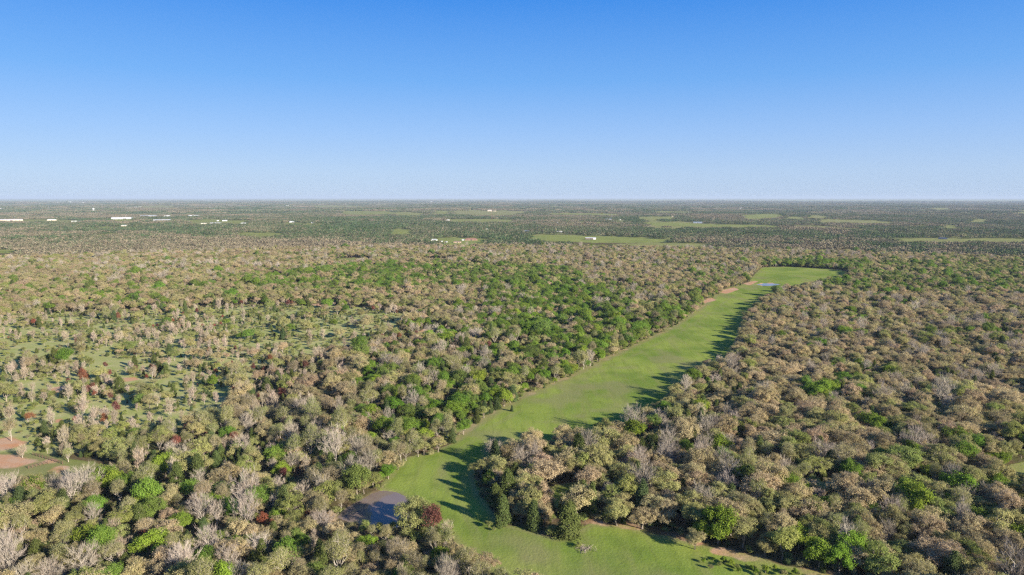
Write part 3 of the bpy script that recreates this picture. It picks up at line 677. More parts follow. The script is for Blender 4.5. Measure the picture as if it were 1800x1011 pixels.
ok = rng.random(len(px)) < dens * np.where(insc, np.clip(3.4 * vnoise(tx, ty, 27, 5) - .9, .05, 1.9), np.clip(.65 + vnoise(tx, ty, 22, 5) * .9, 0, 1))
scale = np.clip(rng.normal(.81, .2, len(px)), .45, 1.35) * (.9 + .2 * vnoise(tx, ty, 60, 6))
scale *= np.where((py > 720) & (px > 800), 1.13, 1.0)
small = rng.random(len(px)) < .12; scale[small] *= .6
Rk = np.array([np.mean([lib[q, v][3] for v in range(NVAR[q])]) for q in KINDS])
for poly in KEEP_OUT:
    ins = inside(px, py, poly); ok &= ~ins
    wp = wpoly(poly); kk = (tx > wp[:, 0].min() - 8) & (tx < wp[:, 0].max() + 8) & (ty > wp[:, 1].min() - 8) & (ty < wp[:, 1].max() + 8) & ok
    marg = 1.6 if poly is MEADOW or poly is POND else 1.2
    d = edist(tx[kk], ty[kk], wp); bad = d < marg * scale[kk]; i = np.where(kk)[0][bad]; ok[i] = False
for i, h in enumerate(HAND):
    rr = {'scrub': 1.6}.get(h[0], 3.9) * h[3]; ok &= np.hypot(tx - hx[i], ty - hy[i]) > rr
tt_ = 9.5 * scale
for hh_ in (.25, .5, .75, 1.0):
    for sx_ in (-3.5, 0, 3.5):
        qx, qy, _q = proj(tx + sx_ * scale, ty, tz + tt_ * hh_); ok &= ~(inside(qx, qy, POND) & (ty < 260) & (hh_ > 0))
# keep the sight line to the near pond open
ok &= ~(inside(px, py, [(596, 908), (616, 922), (650, 930), (700, 930), (690, 934), (610, 926)]))
tx, ty, tz, kind, scale = tx[ok], ty[ok], tz[ok], kind[ok], scale[ok]
ux, uy = scatter(130, 900, 3.9); uz = terrain(ux, uy); upx, upy, uf = proj(ux, uy, uz); 
uins = inside(upx, upy, SCRUB); uk = rng.random(len(ux)) < np.where(uins, np.clip(2.4 * vnoise(ux, uy, 13, 22) - .65, .04, .85), np.where(np.hypot(ux, uy) > 600, 0, .5)) * np.clip(vnoise(ux, uy, 18, 21) * 1.5, .2, 1)
ued = np.full(len(ux), 99.); kk_ = np.hypot(ux, uy) < 900; ued[kk_] = edist(ux[kk_], uy[kk_], wpoly(MEADOW)); uk |= (ued < 4.5) & (rng.random(len(ux)) < .75)
for poly in KEEP_OUT:
    uk &= ~inside(upx, upy, poly); wp = wpoly(poly); kk = uk & (ux > wp[:, 0].min() - 3) & (ux < wp[:, 0].max() + 3) & (uy > wp[:, 1].min() - 3) & (uy < wp[:, 1].max() + 3)
    d = edist(ux[kk], uy[kk], wp); uk[np.where(kk)[0][d < (.3 if poly is MEADOW else 1.2)]] = False
ux, uy, uz = ux[uk], uy[uk], uz[uk]; ukind = np.where(rng.random(len(ux)) < .8, KINDS.index('scrub'), KINDS.index('cedar')); usc = np.where(ukind == KINDS.index('scrub'), rng.uniform(.5, 1.15, len(ux)), rng.uniform(.25, .5, len(ux)))
n_tree = len(tx); tx = np.concatenate([tx, ux]); ty = np.concatenate([ty, uy]); tz = np.concatenate([tz, uz]); kind = np.concatenate([kind, ukind]); scale = np.concatenate([scale, usc])
var = np.array([rng.integers(NVAR[KINDS[k]]) for k in kind])
hv = [(i * 7 + 3) % NVAR[h[0]] for i, h in enumerate(HAND)]
tx = np.concatenate([hx, tx]); ty = np.concatenate([hy, ty]); tz = np.concatenate([hz, tz]); kind = np.concatenate([[KINDS.index(h[0]) for h in HAND], kind]).astype(int)
scale = np.concatenate([[h[3] for h in HAND], scale]); var = np.concatenate([hv, var]).astype(int)
rot = rng.uniform(0, 6.283, len(tx)); N_ = len(tx)
tall = scale * rng.uniform(.85, 1.18, N_); ani = rng.uniform(.84, 1.19, N_)

# ------------------------------------------------------------------ single trees (the largest in the photo) and the mass behind them
NAME = {'tan': 'oak_tree', 'olive': 'oak_tree', 'green': 'leafy_tree', 'lime': 'leafy_tree', 'bud': 'budding_tree', 'bare': 'bare_tree', 'pink': 'bare_tree', 'cedar': 'cedar_tree', 'red': 'rusty_tree', 'scrub': 'shrub'}
LOOK = {'tan': 'tan catkin-hung oak', 'olive': 'olive green oak', 'green': 'bright green leafy tree', 'lime': 'lime green leafy tree', 'bud': 'pale budding tree', 'bare': 'bare grey tree',
        'pink': 'bare pinkish pale tree', 'cedar': 'dark green cedar', 'red': 'rust red tree', 'scrub': 'light green shrub'}
GROUP = {'oak_tree': 'oaks in the woods around the meadow', 'leafy_tree': 'fresh green trees among the oaks', 'budding_tree': 'thin budding trees among the woods', 'bare_tree': 'bare trees in the woods and scrub',
         'cedar_tree': 'dark cedars among the oaks', 'rusty_tree': 'rust red trees', 'shrub': 'shrubs in pasture and on meadow edges'}
cpx, cpy, cf = proj(tx, ty, tz + 5 * scale)
infr = (cpx > -15) & (cpx < 1815) & (cpy < 1020) & (cpy > 340) & (ty > 50)
app = np.array([lib[KINDS[k], v][3] for k, v in zip(kind, var)]) * scale / cf
single = np.zeros(N_, bool); nm = np.array([NAME[KINDS[k]] for k in kind])
for q in set(NAME.values()):
    k = np.where(infr & (nm == q))[0]; k = k[np.argsort(-app[k])][:290]; single[k] = True
mi = inside
def place(i):
    x, y = cpx[i], proj(tx[i], ty[i], tz[i])[1]
    w = np.array([tx[i], ty[i]])
    if edist(w[:1], w[1:], WP_POND)[0] < 9: return 'beside the muddy pond'
    if mi(np.array([x]), np.array([y]), MEADOW)[0]: return 'out on the green meadow'
    if edist(w[:1], w[1:], WP_MEADOW)[0] < 8: return 'on the meadow edge'
    if mi(np.array([x]), np.array([y]), SCRUB)[0]: return 'in the scrubby pasture'
    if mi(np.array([x]), np.array([y]), ZONES[9][0])[0]: return 'in the mixed wood'
    if mi(np.array([x]), np.array([y]), ZONES[15][0])[0]: return 'in the wooded promontory'
    return 'in the oak wood'
WP_POND = wpoly(POND); WP_MEADOW = wpoly(MEADOW)
used = set()
_ones = 'zero one two three four five six seven eight nine ten eleven twelve thirteen fourteen fifteen sixteen seventeen eighteen nineteen'.split()
_tens = '. . twenty thirty forty fifty sixty seventy eighty ninety'.split()
def word(n):
    n = int(n); return _ones[n] if n < 20 else ('a hundred' if n >= 100 else _tens[n // 10] + ('-' + _ones[n % 10] if n % 10 else ''))
for i in np.where(single)[0]:
    kd = KINDS[kind[i]]; crown, trunk, hh, rr = lib[kd, var[i]]
    size = 'large ' if scale[i] > 1.12 else 'small ' if scale[i] < .62 else ''
    base = size + LOOK[kd] + ' ' + place(i)
    a, b = max(cpx[i], 0) / 18, cpy[i] / 10.11
    fr = lambda v: word(round(v)); fh = lambda v: word(v) + ('-and-a-half' if v % 1 >= .5 else '')
    lb = f'{base}, {fr(a)} percent across, {fr(b)} down'
    if lb in used: lb = f'{base}, {fh(a)} percent across, {fh(b)} down'
    ft = lambda v: word(v) + '-point-' + word(v * 10 % 10)
    if lb in used: lb = f'{base}, {ft(a)} percent across, {ft(b)} down'
    used.add(lb)
    t = empty(nm[i], (tx[i], ty[i], tz[i]), rot[i]); t.scale = (scale[i] * ani[i], scale[i] / ani[i], tall[i])
    tag(t, lb, 'shrub' if kd == 'scrub' else 'tree', GROUP[nm[i]])
    for pn, me in (('crown', crown), ('trunk', trunk)):
        o = bpy.data.objects.new(pn, me); C.objects.link(o); o.parent = t

def gn_mass(name, label, X, Y, Z_, idx, rz, sc, scz, an_=None):
    an_ = np.ones(len(X)) if an_ is None else an_
    me = bpy.data.meshes.new(name); n = len(X); me.vertices.add(n)
    me.vertices.foreach_set('co', np.stack([X, Y, Z_], 1).astype(np.float32).ravel())
    for an, ty_, a in (('pi', 'INT', idx.astype(np.int32)), ('rz', 'FLOAT', rz.astype(np.float32)), ('sc', 'FLOAT', sc.astype(np.float32)), ('scz', 'FLOAT', scz.astype(np.float32)), ('scy', 'FLOAT', (sc / an_).astype(np.float32)), ('scx', 'FLOAT', (sc * an_).astype(np.float32))):
        t = me.attributes.new(an, ty_, 'POINT'); t.data.foreach_set('value', a)
    o = bpy.data.objects.new(name, me); C.objects.link(o)
    ng = bpy.data.node_groups.new(name, 'GeometryNodeTree')
    ng.interface.new_socket('Geometry', in_out='INPUT', socket_type='NodeSocketGeometry'); ng.interface.new_socket('Geometry', in_out='OUTPUT', socket_type='NodeSocketGeometry')
    N, L = ng.nodes, ng.links
    gi = N.new('NodeGroupInput'); go = N.new('NodeGroupOutput'); ip = N.new('GeometryNodeInstanceOnPoints'); ci = N.new('GeometryNodeCollectionInfo')
    ci.inputs['Collection'].default_value = libcol; ci.inputs['Separate Children'].default_value = True; ci.inputs['Reset Children'].default_value = True
    def na(n_, dt):
        q = N.new('GeometryNodeInputNamedAttribute'); q.data_type = dt; q.inputs['Name'].default_value = n_; return q.outputs[0]
    cr = N.new('ShaderNodeCombineXYZ'); L.new(na('rz', 'FLOAT'), cr.inputs[2])
    cs = N.new('ShaderNodeCombineXYZ'); L.new(na('scx', 'FLOAT'), cs.inputs[0]); L.new(na('scy', 'FLOAT'), cs.inputs[1]); L.new(na('scz', 'FLOAT'), cs.inputs[2])
    mp = N.new('GeometryNodeMeshToPoints'); L.new(gi.outputs[0], mp.inputs[0]); L.new(mp.outputs[0], ip.inputs['Points'])
    L.new(ci.outputs[0], ip.inputs['Instance']); ip.inputs['Pick Instance'].default_value = True
    L.new(na('pi', 'INT'), ip.inputs['Instance Index']); L.new(cr.outputs[0], ip.inputs['Rotation']); L.new(cs.outputs[0], ip.inputs['Scale'])
    L.new(ip.outputs[0], go.inputs[0])
    md = o.modifiers.new('mass', 'NODES'); md.node_group = ng
    tag(o, label, kind='stuff'); return o
k = ~single
pidx = np.array([PI_[KINDS[a], b] for a, b in zip(kind[k], var[k])])
gn_mass('woodland', 'tan, olive and green mass of the woods behind the nearer trees', tx[k], ty[k], tz[k], pidx, rot[k], scale[k], tall[k], ani[k])
print('trees', N_, 'single', single.sum(), {q: int((single & (nm == q)).sum()) for q in set(NAME.values())})

# far woods as groves of crowns
GREENZ = [[(-60, 395), (500, 397), (700, 390), (900, 395), (930, 418), (960, 432), (820, 436), (600, 430), (440, 428), (250, 410), (-60, 400)],
          [(900, 400), (1130, 402), (1450, 408), (1480, 428), (1250, 440), (1000, 436)], [(1080, 436), (1250, 430), (1320, 440), (1200, 455), (1100, 450)], [(1500, 400), (1900, 400), (1900, 428), (1500, 425)]]
def far(r0, r1, cell, lib_, shift):
    x, y = scatter(r0, r1, cell, 50); m = rng.uniform(-.25, .25, (2, len(x))) * 0
    z = terrain(x, y); a, b, _ = proj(x, y, z); fa, fb = fieldpx(x, y, a, b)
    ok = np.ones(len(x), bool)
    for pl, *_r in FIELDS:
        wp = wpoly(pl); kk = (x > wp[:, 0].min() - cell) & (x < wp[:, 0].max() + cell) & (y > wp[:, 1].min() - cell) & (y < wp[:, 1].max() + cell)
        for hh_ in (0, 3, 6, 8.5): ok &= ~inside(fa, fb - 1200 * hh_ / np.maximum(y, 1), pl)
        d = edist(x[kk], y[kk], wp); ok[np.where(kk)[0][d < cell * .15]] = False
    for bx, by, br in CLEAR:
        ok &= ~((np.abs(x - bx) < br) & (y > by - 8 - by * .055) & (y < by + br * .6))
    # small natural clearings, wider than they are many
    cl = vnoise(x, y * .8, 210, 12) * .6 + vnoise(x, y, 70, 13) * .4
    ok &= cl < (.74 if r0 < 2000 else .685 if r0 < 5000 else .66)
    gr = vnoise(x, y, 420, 14) * .6 + vnoise(x, y, 150, 15) * .4 + rng.normal(size=len(x)) * .1
    for pl in GREENZ: gr[inside(a, b, pl)] += .35
    gr = (gr > np.where(b > 424, .72, np.where((b > 398) & (a < 450), .55, .42))).astype(int)
    idx = np.array([lib_[q][rng.integers(len(lib_[q]))] for q in gr]); k = ok
    return x[k], y[k], z[k] , idx[k], rng.integers(0, 4, len(x))[k] * 1.5708 + shift, rng.uniform(1.0, 1.12, k.sum()), rng.uniform(.75, 1.2, k.sum())

# ------------------------------------------------------------------ buildings, masts and tanks
M['white'] = plain_mat('white_metal', (.66, .65, .62), .5); M['cream'] = plain_mat('cream_wall', (.62, .50, .36), .8); M['tanm'] = plain_mat('tan_metal', (.60, .42, .30), .7)
M['greyroof'] = plain_mat('grey_roof', (.42, .44, .45), .5); M['blueroof'] = plain_mat('pale_blue_roof', (.38, .46, .58), .45); M['darkroof'] = plain_mat('dark_slate_roof', (.10, .13, .20), .5)
M['redroof'] = plain_mat('brown_red_roof', (.26, .13, .09), .8); M['brick'] = plain_mat('brick_wall', (.34, .20, .14), .85); M['door'] = plain_mat('dark_door', (.07, .07, .08), .5)
M['glass'] = plain_mat('window_glass', (.05, .07, .09), .1, spec=.8); M['steel'] = plain_mat('galvanised_steel', (.45, .46, .47), .45, .3); M['mastred'] = plain_mat('mast_paint', (.55, .22, .16), .6)
M['wood'] = plain_mat('weathered_wood', (.15, .09, .06), .9); M['dead'] = bark_mat('dead_wood', (.09, .07, .055), (.20, .17, .14)); M['brown'] = plain_mat('brown_wall', (.24, .17, .12), .9)
SHEDS = [  # x, y of the wall foot, width px, kind, wall, roof, height m, label, turn
    (20, 388.5, 33, 'shed', 'tanm', 'white', 8, 'long low tan shed with a white roof, at the far west end', 0),
    (91, 387.8, 14, 'dome', 'cream', 'white', 9, 'cream building with a rounded white roof between the long sheds', 0),
    (128, 390, 5, 'shed', 'white', 'white', 5, 'small white shed just beyond the brown woods, first of three', .2),
    (133.6, 389.4, 3, 'shed', 'white', 'greyroof', 4, 'tiny grey-roofed shed between two white sheds', .1),
    (144, 389.8, 10, 'shed', 'white', 'white', 6, 'wide white shed, biggest of the trio beyond the brown woods', -.1),
    (219, 385, 40, 'shed', 'white', 'white', 9, 'very long white building behind a green field', 0),
    (218, 397.5, 10, 'house', 'cream', 'greyroof', 3.5, 'lone house with a pale roof at the edge of dark trees', .2),
    (261, 381, 25, 'shed', 'white', 'greyroof', 8, 'long grey-roofed building beside the very long white one', 0),
    (293, 380.6, 11, 'shed', 'white', 'white', 7, 'white shed behind and above the big white warehouse', 0),
    (307, 381, 5, 'shed', 'cream', 'white', 5, 'short cream shed beside trees behind the warehouse', 0),
    (297, 384.5, 2.4, 'tank', 'white', 'white', 8, 'small white tank above the big warehouse', 0),
    (285, 390, 27, 'shed', 'white', 'white', 11, 'big bright white warehouse among trees', 0),
    (266, 392.4, 13, 'shed', 'tanm', 'greyroof', 5, 'low tan building attached in front of the warehouse corner', 0),
    (293, 392.6, 7, 'shed', 'white', 'white', 4, 'low white shed right in front of the warehouse', 0),
    (331, 390, 4.4, 'shed', 'white', 'white', 5, 'little white shed alone on the lawn edge', .3),
    (341, 380.6, 18, 'shed', 'white', 'white', 8, 'white shed with a stepped roof behind the lawn', 0),
    (361, 380, 7, 'shed', 'white', 'greyroof', 5, 'grey-roofed shed beside the stepped white shed', 0),
    (383, 388.8, 3.4, 'shed', 'white', 'white', 5, 'small white hut at the lawn edge by a tree', 0),
    (395, 388.8, 8, 'shed', 'white', 'white', 6, 'bright white shed touching the green trees', .1),
    (358, 393.8, 9, 'shed', 'cream', 'white', 4, 'cream low shed at the front of the yard', 0),
    (379, 394, 18, 'shed', 'white', 'white', 6, 'long white shed at the front of the yard', 0),
    (366, 396, 3, 'house', 'white', 'white', 3, 'tiny white cabin in front of the long white shed', 0),
    (428, 393.6, 9, 'shed', 'white', 'white', 5, 'white shed alone east of the yard', 0),
    (444, 393.4, 6, 'shed', 'brown', 'greyroof', 3.5, 'low grey shed beside the lone white shed', 0),
    (425, 379.6, 3.4, 'house', 'white', 'greyroof', 4, 'distant small house in grey woods', 0),
    (460, 387, 10, 'house', 'white', 'white', 5, 'white house in the middle of far green trees', .2),
    (491, 382.5, 4, 'house', 'white', 'white', 5, 'small white house with trees on both sides', 0),
    (513, 391, 9, 'house', 'white', 'greyroof', 5, 'wide white house with a grey roof in far trees', .2),
    (549, 392.4, 4, 'house', 'white', 'white', 4, 'small white house below the hill of green trees', 0),
    (562, 397.6, 3, 'house', 'cream', 'white', 3.5, 'tiny cream cabin in green trees, western one', 0),
    (570, 397.6, 3, 'house', 'cream', 'greyroof', 3.5, 'tiny cream cabin in green trees, eastern one', 0),
    (580, 384.3, 6, 'house', 'white', 'white', 6, 'pale house standing high above green woods', .1),
    (616, 384.6, 4, 'house', 'white', 'greyroof', 5, 'grey-roofed house near the pale green field', 0),
    (762, 388.2, 5, 'shed', 'white', 'white', 7, 'white shed at the west end of a thin field', 0),
    (787, 387.6, 7, 'shed', 'white', 'greyroof', 6, 'grey-roofed shed at the head of a thin field', 0),
    (763, 423, 11, 'house', 'white', 'greyroof', 4, 'pale farm house with a grey roof west of the lawn', .3),
    (776.5, 425.3, 3, 'shed', 'white', 'white', 2.6, 'small white trailer beside the pale farm house', .2),
    (784.5, 426.2, 3.4, 'shed', 'white', 'white', 2.6, 'small white trailer nearer the tan farm house', -.2),
    (804, 426.5, 13, 'house', 'tanm', 'brown', 3.5, 'tan farm house on the lawn', -.1),
    (828, 422.5, 22, 'house', 'brick', 'redroof', 4, 'wide brick ranch house with a brown red roof', .1),
    (814, 422.8, 4, 'shed', 'white', 'white', 3.5, 'white garage beside the brick ranch house', 0),
    (690, 423.5, 3, 'house', 'white', 'white', 3, 'tiny white cabin behind the brown woods', 0),
    (845, 406.3, 3.5, 'house', 'cream', 'greyroof', 4, 'small cream house in green trees above the lawn', 0),
    (856.5, 403, 3.5, 'house', 'white', 'white', 4.5, 'small white house in green trees above the lawn', .1),
    (861, 371.6, 8, 'house', 'cream', 'white', 11, 'tall cream building in the wide tan field', 0),
    (870, 371.6, 5, 'shed', 'cream', 'cream', 6, 'low cream building in the wide tan field', 0),
    (926.5, 408.2, 12, 'barn', 'steel', 'blueroof', 5, 'open barn with pale blue roof beside dark trees', -.1),
    (982, 409, 12, 'barn', 'steel', 'white', 5, 'open white-roofed barn north of the hay field', .1),
    (1038, 421, 18, 'longbarn', 'brown', 'white', 6, 'long grey barn with a bright white end in the hay field', .12),
    (979, 392.4, 7, 'house', 'white', 'white', 4.5, 'white house alone in grey-green woods', 0),
    (1019.5, 391.6, 1.8, 'tank', 'white', 'white', 5, 'tiny white tank in grey-green woods', 0),
    (1069, 386.6, 11, 'shed', 'greyroof', 'greyroof', 6, 'grey building next to a thin radio mast', 0),
    (1089.5, 387, 4, 'house', 'white', 'white', 5, 'white house east of the grey building', 0),
    (942, 357.6, 3, 'shed', 'white', 'white', 12, 'very distant white building under the horizon', 0),
    (1226.5, 392.4, 15, 'shed', 'steel', 'blueroof', 6, 'long barn with pale blue roof beside the long green field', 0),
    (1227, 403, 4, 'house', 'cream', 'greyroof', 3.5, 'cream house in woods below the blue-roofed barn', .2),
    (1303, 367.2, 5, 'house', 'white', 'white', 8, 'distant white house with trees around', 0),
    (1229, 364.6, 3, 'house', 'cream', 'white', 7, 'distant cream house in dark woods', 0),
    (1182, 381.6, 3.4, 'house', 'cream', 'tanm', 5, 'small tan house near a radio mast', 0),
    (1429.5, 421, 8, 'shed', 'white', 'white', 5, 'bright white shed against tall green trees', .1),
    (1532, 418.4, 9, 'house', 'white', 'white', 5, 'white farm house beside a dark grove', .1),
    (1544, 418.2, 4.5, 'shed', 'white', 'greyroof', 4.5, 'small shed east of the white farm house', 0),
    (1564, 423, 3.4, 'shed', 'white', 'white', 3, 'tiny white trailer at the roadside', .2),
    (1657, 420.6, 14, 'house', 'brown', 'darkroof', 3.5, 'low house with a dark blue roof by the roadside', 0),
    (1429, 355.8, 5, 'shed', 'white', 'white', 18, 'distant white plant below the horizon', 0),
    (1718, 361.6, 2.8, 'shed', 'white', 'white', 8, 'distant white speck of a house in grey woods', 0),
    (1681, 397.2, 3, 'house', 'cream', 'white', 4, 'small cream house at the pale far field', 0),
    (4, 367.4, 7, 'shed', 'white', 'white', 9, 'distant white shed cut by the frame', 0),
    (23, 372, 2.4, 'house', 'white', 'white', 7, 'distant small white house in grey woods', 0),
    (102, 357, 5, 'shed', 'white', 'white', 16, 'distant white hall, west end of the far town', 0),
    (123, 356.8, 4, 'shed', 'white', 'white', 24, 'tall white hall in the middle of the far town', 0),
    (137, 357, 4, 'shed', 'white', 'white', 12, 'distant low white hall of the far town', 0),
    (146, 356.4, 4, 'shed', 'white', 'white', 14, 'distant white hall, east end of the far town', 0),
    (183, 360.6, 5, 'shed', 'white', 'white', 8, 'thin white roof east of the far town', 0),
    (219, 364.6, 5, 'shed', 'white', 'white', 11, 'white hall, first in the row of far sheds', 0),
    (229.5, 365, 3.6, 'shed', 'white', 'greyroof', 11, 'grey-roofed hall, second in the row of far sheds', 0),
    (238, 365, 5, 'shed', 'cream', 'white', 11, 'cream hall, third in the row of far sheds', 0),
    (245.5, 364.8, 5, 'shed', 'white', 'white', 12, 'white hall, last in the row of far sheds', 0),
    (333, 365.2, 4, 'shed', 'white', 'white', 8, 'distant white shed on a tan slope', 0),
    (349, 365, 5, 'shed', 'white', 'greyroof', 8, 'distant grey-roofed shed on a tan slope', 0),
    (368, 365.6, 7, 'shed', 'white', 'white', 10, 'distant bright shed at the end of a tan slope', 0),
    (381, 364.4, 6, 'shed', 'cream', 'cream', 12, 'distant cream block on the slope', 0),
    (391, 364.2, 4, 'shed', 'greyroof', 'greyroof', 14, 'distant grey block east of the cream block', 0),
    (480, 363, 3.4, 'shed', 'white', 'white', 12, 'distant white shed, first of the northern cluster', 0),
    (488.6, 363, 3.4, 'shed', 'white', 'white', 12, 'distant white shed, second of the northern cluster', 0),
    (504.5, 362.6, 5, 'shed', 'white', 'white', 14, 'distant white shed, widest of the northern cluster', 0),
    (517, 362.4, 4, 'shed', 'white', 'greyroof', 12, 'distant grey shed, last of the northern cluster', 0),
    (757.5, 356, 3.4, 'shed', 'white', 'white', 14, 'very distant white block under the skyline', 0),
    (797.5, 353, 3.6, 'shed', 'white', 'white', 18, 'very distant white block close to the skyline', 0),
]
CLEAR = []
for b in SHEDS:
    x, y, _ = P(b[0], b[1]); CLEAR.append((float(x), float(y), max(b[2] * float(y) / 1200 * .5 + 6, 12)))
def building(px_, py_, wpx, kd, wall, roof, h, label, turn):
    x, y, z = (float(q) for q in P(px_, py_)); f = float(proj(x, y, z)[2]); w = wpx * f / 1200
    d = min(max(w * .4, 7), 30); h = h * .72
    face = -math.atan2(x, y)                      # broad side towards the valley
    nm_ = {'shed': 'metal_shed', 'house': 'farm_house', 'dome': 'round_roof_hall', 'barn': 'open_barn', 'longbarn': 'long_barn', 'tank': 'storage_tank'}[kd]
    t = empty(nm_, (x, y, z - .2), face + turn)
    tag(t, label, {'shed': 'shed', 'house': 'house', 'dome': 'hall', 'barn': 'barn', 'longbarn': 'barn', 'tank': 'tank'}[kd], 'far farm and industrial buildings')
    hx_, hy_ = w / 2, d / 2
    if kd == 'tank':
        MB().lathe([(0.01, 0), (w / 2, 0), (w / 2, h * .85), (w / 2 * .6, h * .96), (.05, h)], 16).build('tank_body', M[wall], t)
        MB().tube((w / 2 + .1, 0, 0), (w / 2 + .1, 0, h * .9), .1).build('ladder', M['steel'], t); return
    if kd == 'barn':
        n = 5
        for i in range(n):
            for s_ in (-1, 1):
                xx = -hx_ + .3 + i * (w - .6) / (n - 1); MB().box(xx - .15, xx + .15, s_ * hy_ * .92 - .15, s_ * hy_ * .92 + .15, 0, h).build('post', M['wood'], t)
        MB().gable(-hx_ - .5, hx_ + .5, -hy_ - .5, hy_ + .5, h, d * .14).build('roof', M[roof], t)
        MB().box(-hx_, hx_, hy_ * .92 - .05, hy_ * .92 + .05, .4, h * .8).build('wall', M[wall], t)
        return
    if kd == 'dome':
        MB().box(-hx_, hx_, -hy_, hy_, 0, h * .5).build('wall', M[wall], t)
        m = MB(); n = 10; pr = [(-math.cos(math.pi * i / n) * (hx_ + .3), h * .5 + math.sin(math.pi * i / n) * h * .55) for i in range(n + 1)]
        m.add([(a, -hy_ - .3, b) for a, b in pr] + [(a, hy_ + .3, b) for a, b in pr], [(i, i + 1, n + 2 + i, n + 1 + i) for i in range(n)] + [tuple(range(n + 1))[::-1], tuple(range(n + 1, 2 * n + 2))])
        m.build('roof', M[roof], t)
    else:
        rise = d * (.1 if kd != 'house' else .24)
        wm = MB().box(-hx_, hx_, -hy_, hy_, 0, h)
        if kd != 'house': wm.endwall(-hx_, hx_, -hy_, hy_, h, rise)
        wm.build('wall', M[wall], t)
        if kd == 'house': MB().hip(-hx_ - .6, hx_ + .6, -hy_ - .6, hy_ + .6, h, rise).build('roof', M[roof], t)
        else: MB().gable(-hx_ - .4, hx_ + .4, -hy_ - .4, hy_ + .4, h + .01, rise).build('roof', M[roof], t)
    if kd == 'longbarn':
        MB().box(hx_ * .5, hx_ + .05, -hy_ - .06, -hy_ + .02, .1, h - .1).build('white_end_panel', M['white'], t)
        for i in range(6):
            xx = -hx_ + 1 + i * w * .7 / 6; MB().box(xx, xx + w * .07, -hy_ - .05, -hy_ + .02, .2, h * .65).build('bay_opening', M['door'], t)
    MB().box(-w * .06, w * .06, -hy_ - .06, -hy_ + .02, 0, min(h * .8, 4)).build('door', M['door'], t)
    if kd == 'house' or w > 30:
        for s_ in (-.32, .3) if kd == 'house' else (-.36, -.22, .2, .36):
            MB().box(s_ * w - w * .035, s_ * w + w * .035, -hy_ - .05, -hy_ + .02, min(h * .35, 1.2), min(h * .75, 2.6)).build('window', M['glass'], t)
for b in SHEDS: building(*b)
def mast(px_, ybase, ytop, label, mat, wire=True):
    x, y, z = (float(q) for q in P(px_, ybase)); f = float(proj(x, y, z)[2]); hh = (ybase - ytop) * f / 1200; r = f / 1200 * .12
    t = empty('radio_mast', (x, y, z)); tag(t, label, 'mast', 'radio masts over the far woods')
    m = MB()
    for a in range(3):
        c, s_ = math.cos(a * 2.094) * r, math.sin(a * 2.094) * r; m.tube((c, s_, 0), (c, s_, hh), r * .28, n=4)
        c2, s2 = math.cos((a + 1) * 2.094) * r, math.sin((a + 1) * 2.094) * r
        for k_ in range(int(hh / (r * 5))): m.tube((c, s_, k_ * r * 5), (c2, s2, (k_ + 1) * r * 5), r * .12, n=3)
    m.build('lattice', M[mat], t)
    MB().tube((0, 0, hh), (0, 0, hh * 1.05), r * .2).build('antenna', M['white'], t)
    for a in range(3): MB().tube((math.cos(a * 2.094 + .5) * hh * .5, math.sin(a * 2.094 + .5) * hh * .5, 0), (0, 0, hh * .85), .06, n=3).build('guy_wire', M['steel'], t)
mast(864.5, 386, 359, 'tall red and white radio mast before the wide tan field', 'mastred')
mast(1075, 388.5, 375, 'thin grey radio mast beside the grey building', 'steel')
mast(1210.5, 385.5, 371, 'thin pale radio mast above the long green field', 'steel')
mast(86.5, 370, 359, 'thin distant radio mast above the domed roof', 'steel')
mast(222, 382, 376, 'short mast behind the very long white building', 'steel')
mast(833, 356, 349.5, 'pale mast breaking the skyline', 'white')
mast(26.5, 385.5, 380, 'short white mast on the long tan shed', 'white')
def water_tower(px_, ybase, ytop, label):
    x, y, z = (float(q) for q in P(px_, ybase)); f = float(proj(x, y, z)[2]); hh = (ybase - ytop) * f / 1200; r = f / 1200 * 1.6
    t = empty('water_tower', (x, y, z)); tag(t, label, 'water tower')
    MB().lathe([(.1, hh - r * 1.9), (r * .7, hh - r * 1.7), (r, hh - r), (r * .8, hh - r * .3), (.1, hh)], 18).build('tank', M['white'], t)
    MB().tube((0, 0, 0), (0, 0, hh - r * 1.7), r * .2, r * .14, 10).build('riser', M['white'], t)
    for a in range(6): MB().tube((math.cos(a * 1.047) * r * 1.1, math.sin(a * 1.047) * r * 1.1, 0), (math.cos(a * 1.047) * r * .8, math.sin(a * 1.047) * r * .8, hh - r * 1.1), r * .06, n=5).build('leg', M['white'], t)
water_tower(164.5, 372.5, 365.5, 'white water tower standing above far grey woods')

parts_ = [far(1480, 2500, 30, G30, 0), far(2500, 5200, 30, G30, 0), far(5200, 21000, 100, G100, 0)]
X_, Y_, Z2, I_, R_, S_, T_ = (np.concatenate([p[i] for p in parts_]) for i in range(7))
gn_mass('distant_woodland', 'far-off woods fading grey and green up to the horizon', X_, Y_, Z2, I_, R_, S_, T_)
print('groves', len(X_))

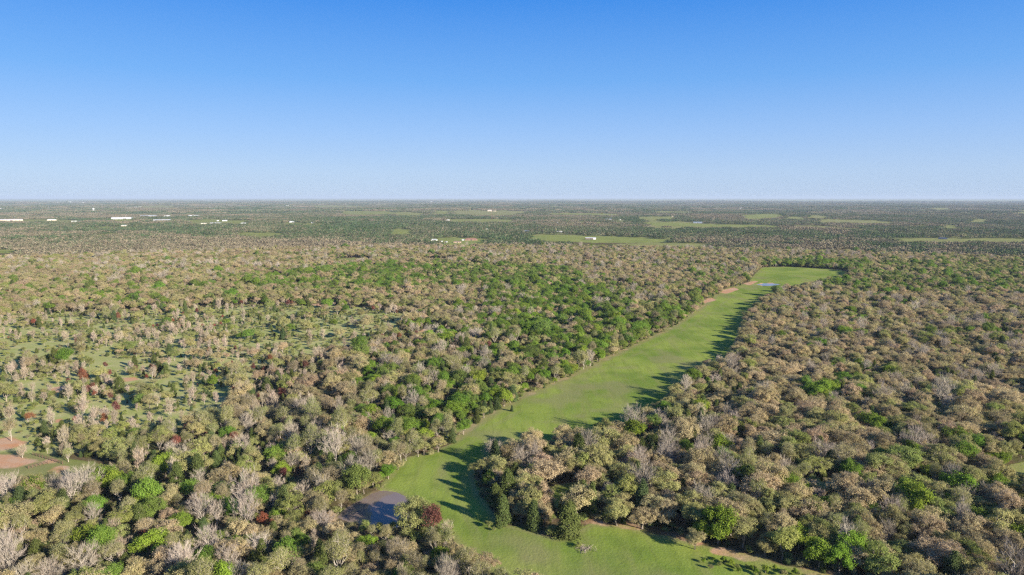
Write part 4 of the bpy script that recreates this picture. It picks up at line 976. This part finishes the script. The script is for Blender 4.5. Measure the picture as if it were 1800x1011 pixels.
# ------------------------------------------------------------------ rail fence, dead limb, brush pile
def fence(p, q, label, n):
    a = np.array([float(v) for v in P(*p)]); b = np.array([float(v) for v in P(*q)]); L = np.linalg.norm(b[:2] - a[:2]); ang = math.atan2(b[1] - a[1], b[0] - a[0])
    t = empty('rail_fence', tuple(a), ang); tag(t, label, 'fence', 'brown rail fences of the yard')
    for i in range(n + 1):
        x = L * i / n; MB().tube((x, 0, -.2), (x + .02, 0, 1.45), .13, .11, 7).build('post', M['wood'], t)
    for h_ in (.4, .8, 1.2): MB().box(-.1, L + .1, -.03, .03, h_ - .055, h_ + .055).build('rail', M['wood'], t)
fence((58, 800), (110, 816), 'brown rail fence running behind the red soil patch', 9)
fence((50, 824), (84, 815), 'short brown rail fence joining the longer one', 5)
def brush(px_, py_, label, n, r, mat, name, cat_):
    x, y, z = (float(v) for v in P(px_, py_)); g = np.random.default_rng(int(px_)); segs = []
    for i in range(n):
        c = np.array([g.normal() * r * .55, g.normal() * r * .5, g.uniform(.1, .5)]); d = g.normal(size=3); d[2] *= .35; d *= g.uniform(.6, 1.4) / np.linalg.norm(d) * .9
        segs.append((c - d, c + d, .06, .03))
    V, F = tubes(segs); me = np_mesh(name, V, F, [mat]); o = bpy.data.objects.new(name, me); C.objects.link(o); o.location = (x, y, z); tag(o, label, cat_)
brush(1028, 966, 'grey brush pile lying on the near meadow', 70, 2.4, M['bark'], 'brush_pile', 'brush pile')
x, y, z = (float(v) for v in P(30, 852))
g_ = np.random.default_rng(5); A_ = [np.array(v, float) for v in ((0, 0, 0), (-1.6, .3, 1.5), (-3.4, .2, 1.9), (-5.0, -.3, 1.1), (-5.9, -.6, .1))]; sg = []
for i in range(4): sg.append((A_[i], A_[i + 1], .3 - .05 * i, .25 - .05 * i))
for i in range(22):
    b_ = A_[1 + i % 3] + g_.normal(size=3) * .2; sg.append((b_, b_ + np.array([g_.normal(), g_.normal(), abs(g_.normal()) + .6]) * 1.1, .07, .02))
V_, F_ = tubes(sg, 5); o = bpy.data.objects.new('fallen_tree', np_mesh('fallen_tree', V_, F_, [M['dead']])); C.objects.link(o); o.location = (x + 3.5, y, z); o.rotation_euler = (0, 0, .3)
tag(o, 'arched dark fallen tree on the grass by the frame edge', 'fallen tree')

# ------------------------------------------------------------------ haze
B = 90000.0; zt = H + 60
hz_ = MB().box(-B, B, -B, B, -40, zt)
m, N, L = newmat('air'); pv = N.new('ShaderNodeVolumePrincipled'); pv.inputs['Color'].default_value = (.60, .71, .84, 1); pv.inputs['Density'].default_value = 3.8e-5; pv.inputs['Anisotropy'].default_value = 0.0
ou = N.new('ShaderNodeOutputMaterial'); L.new(pv.outputs[0], ou.inputs['Volume'])
tag(hz_.build('haze', m), 'thin blue haze over the far woods', kind='stuff')
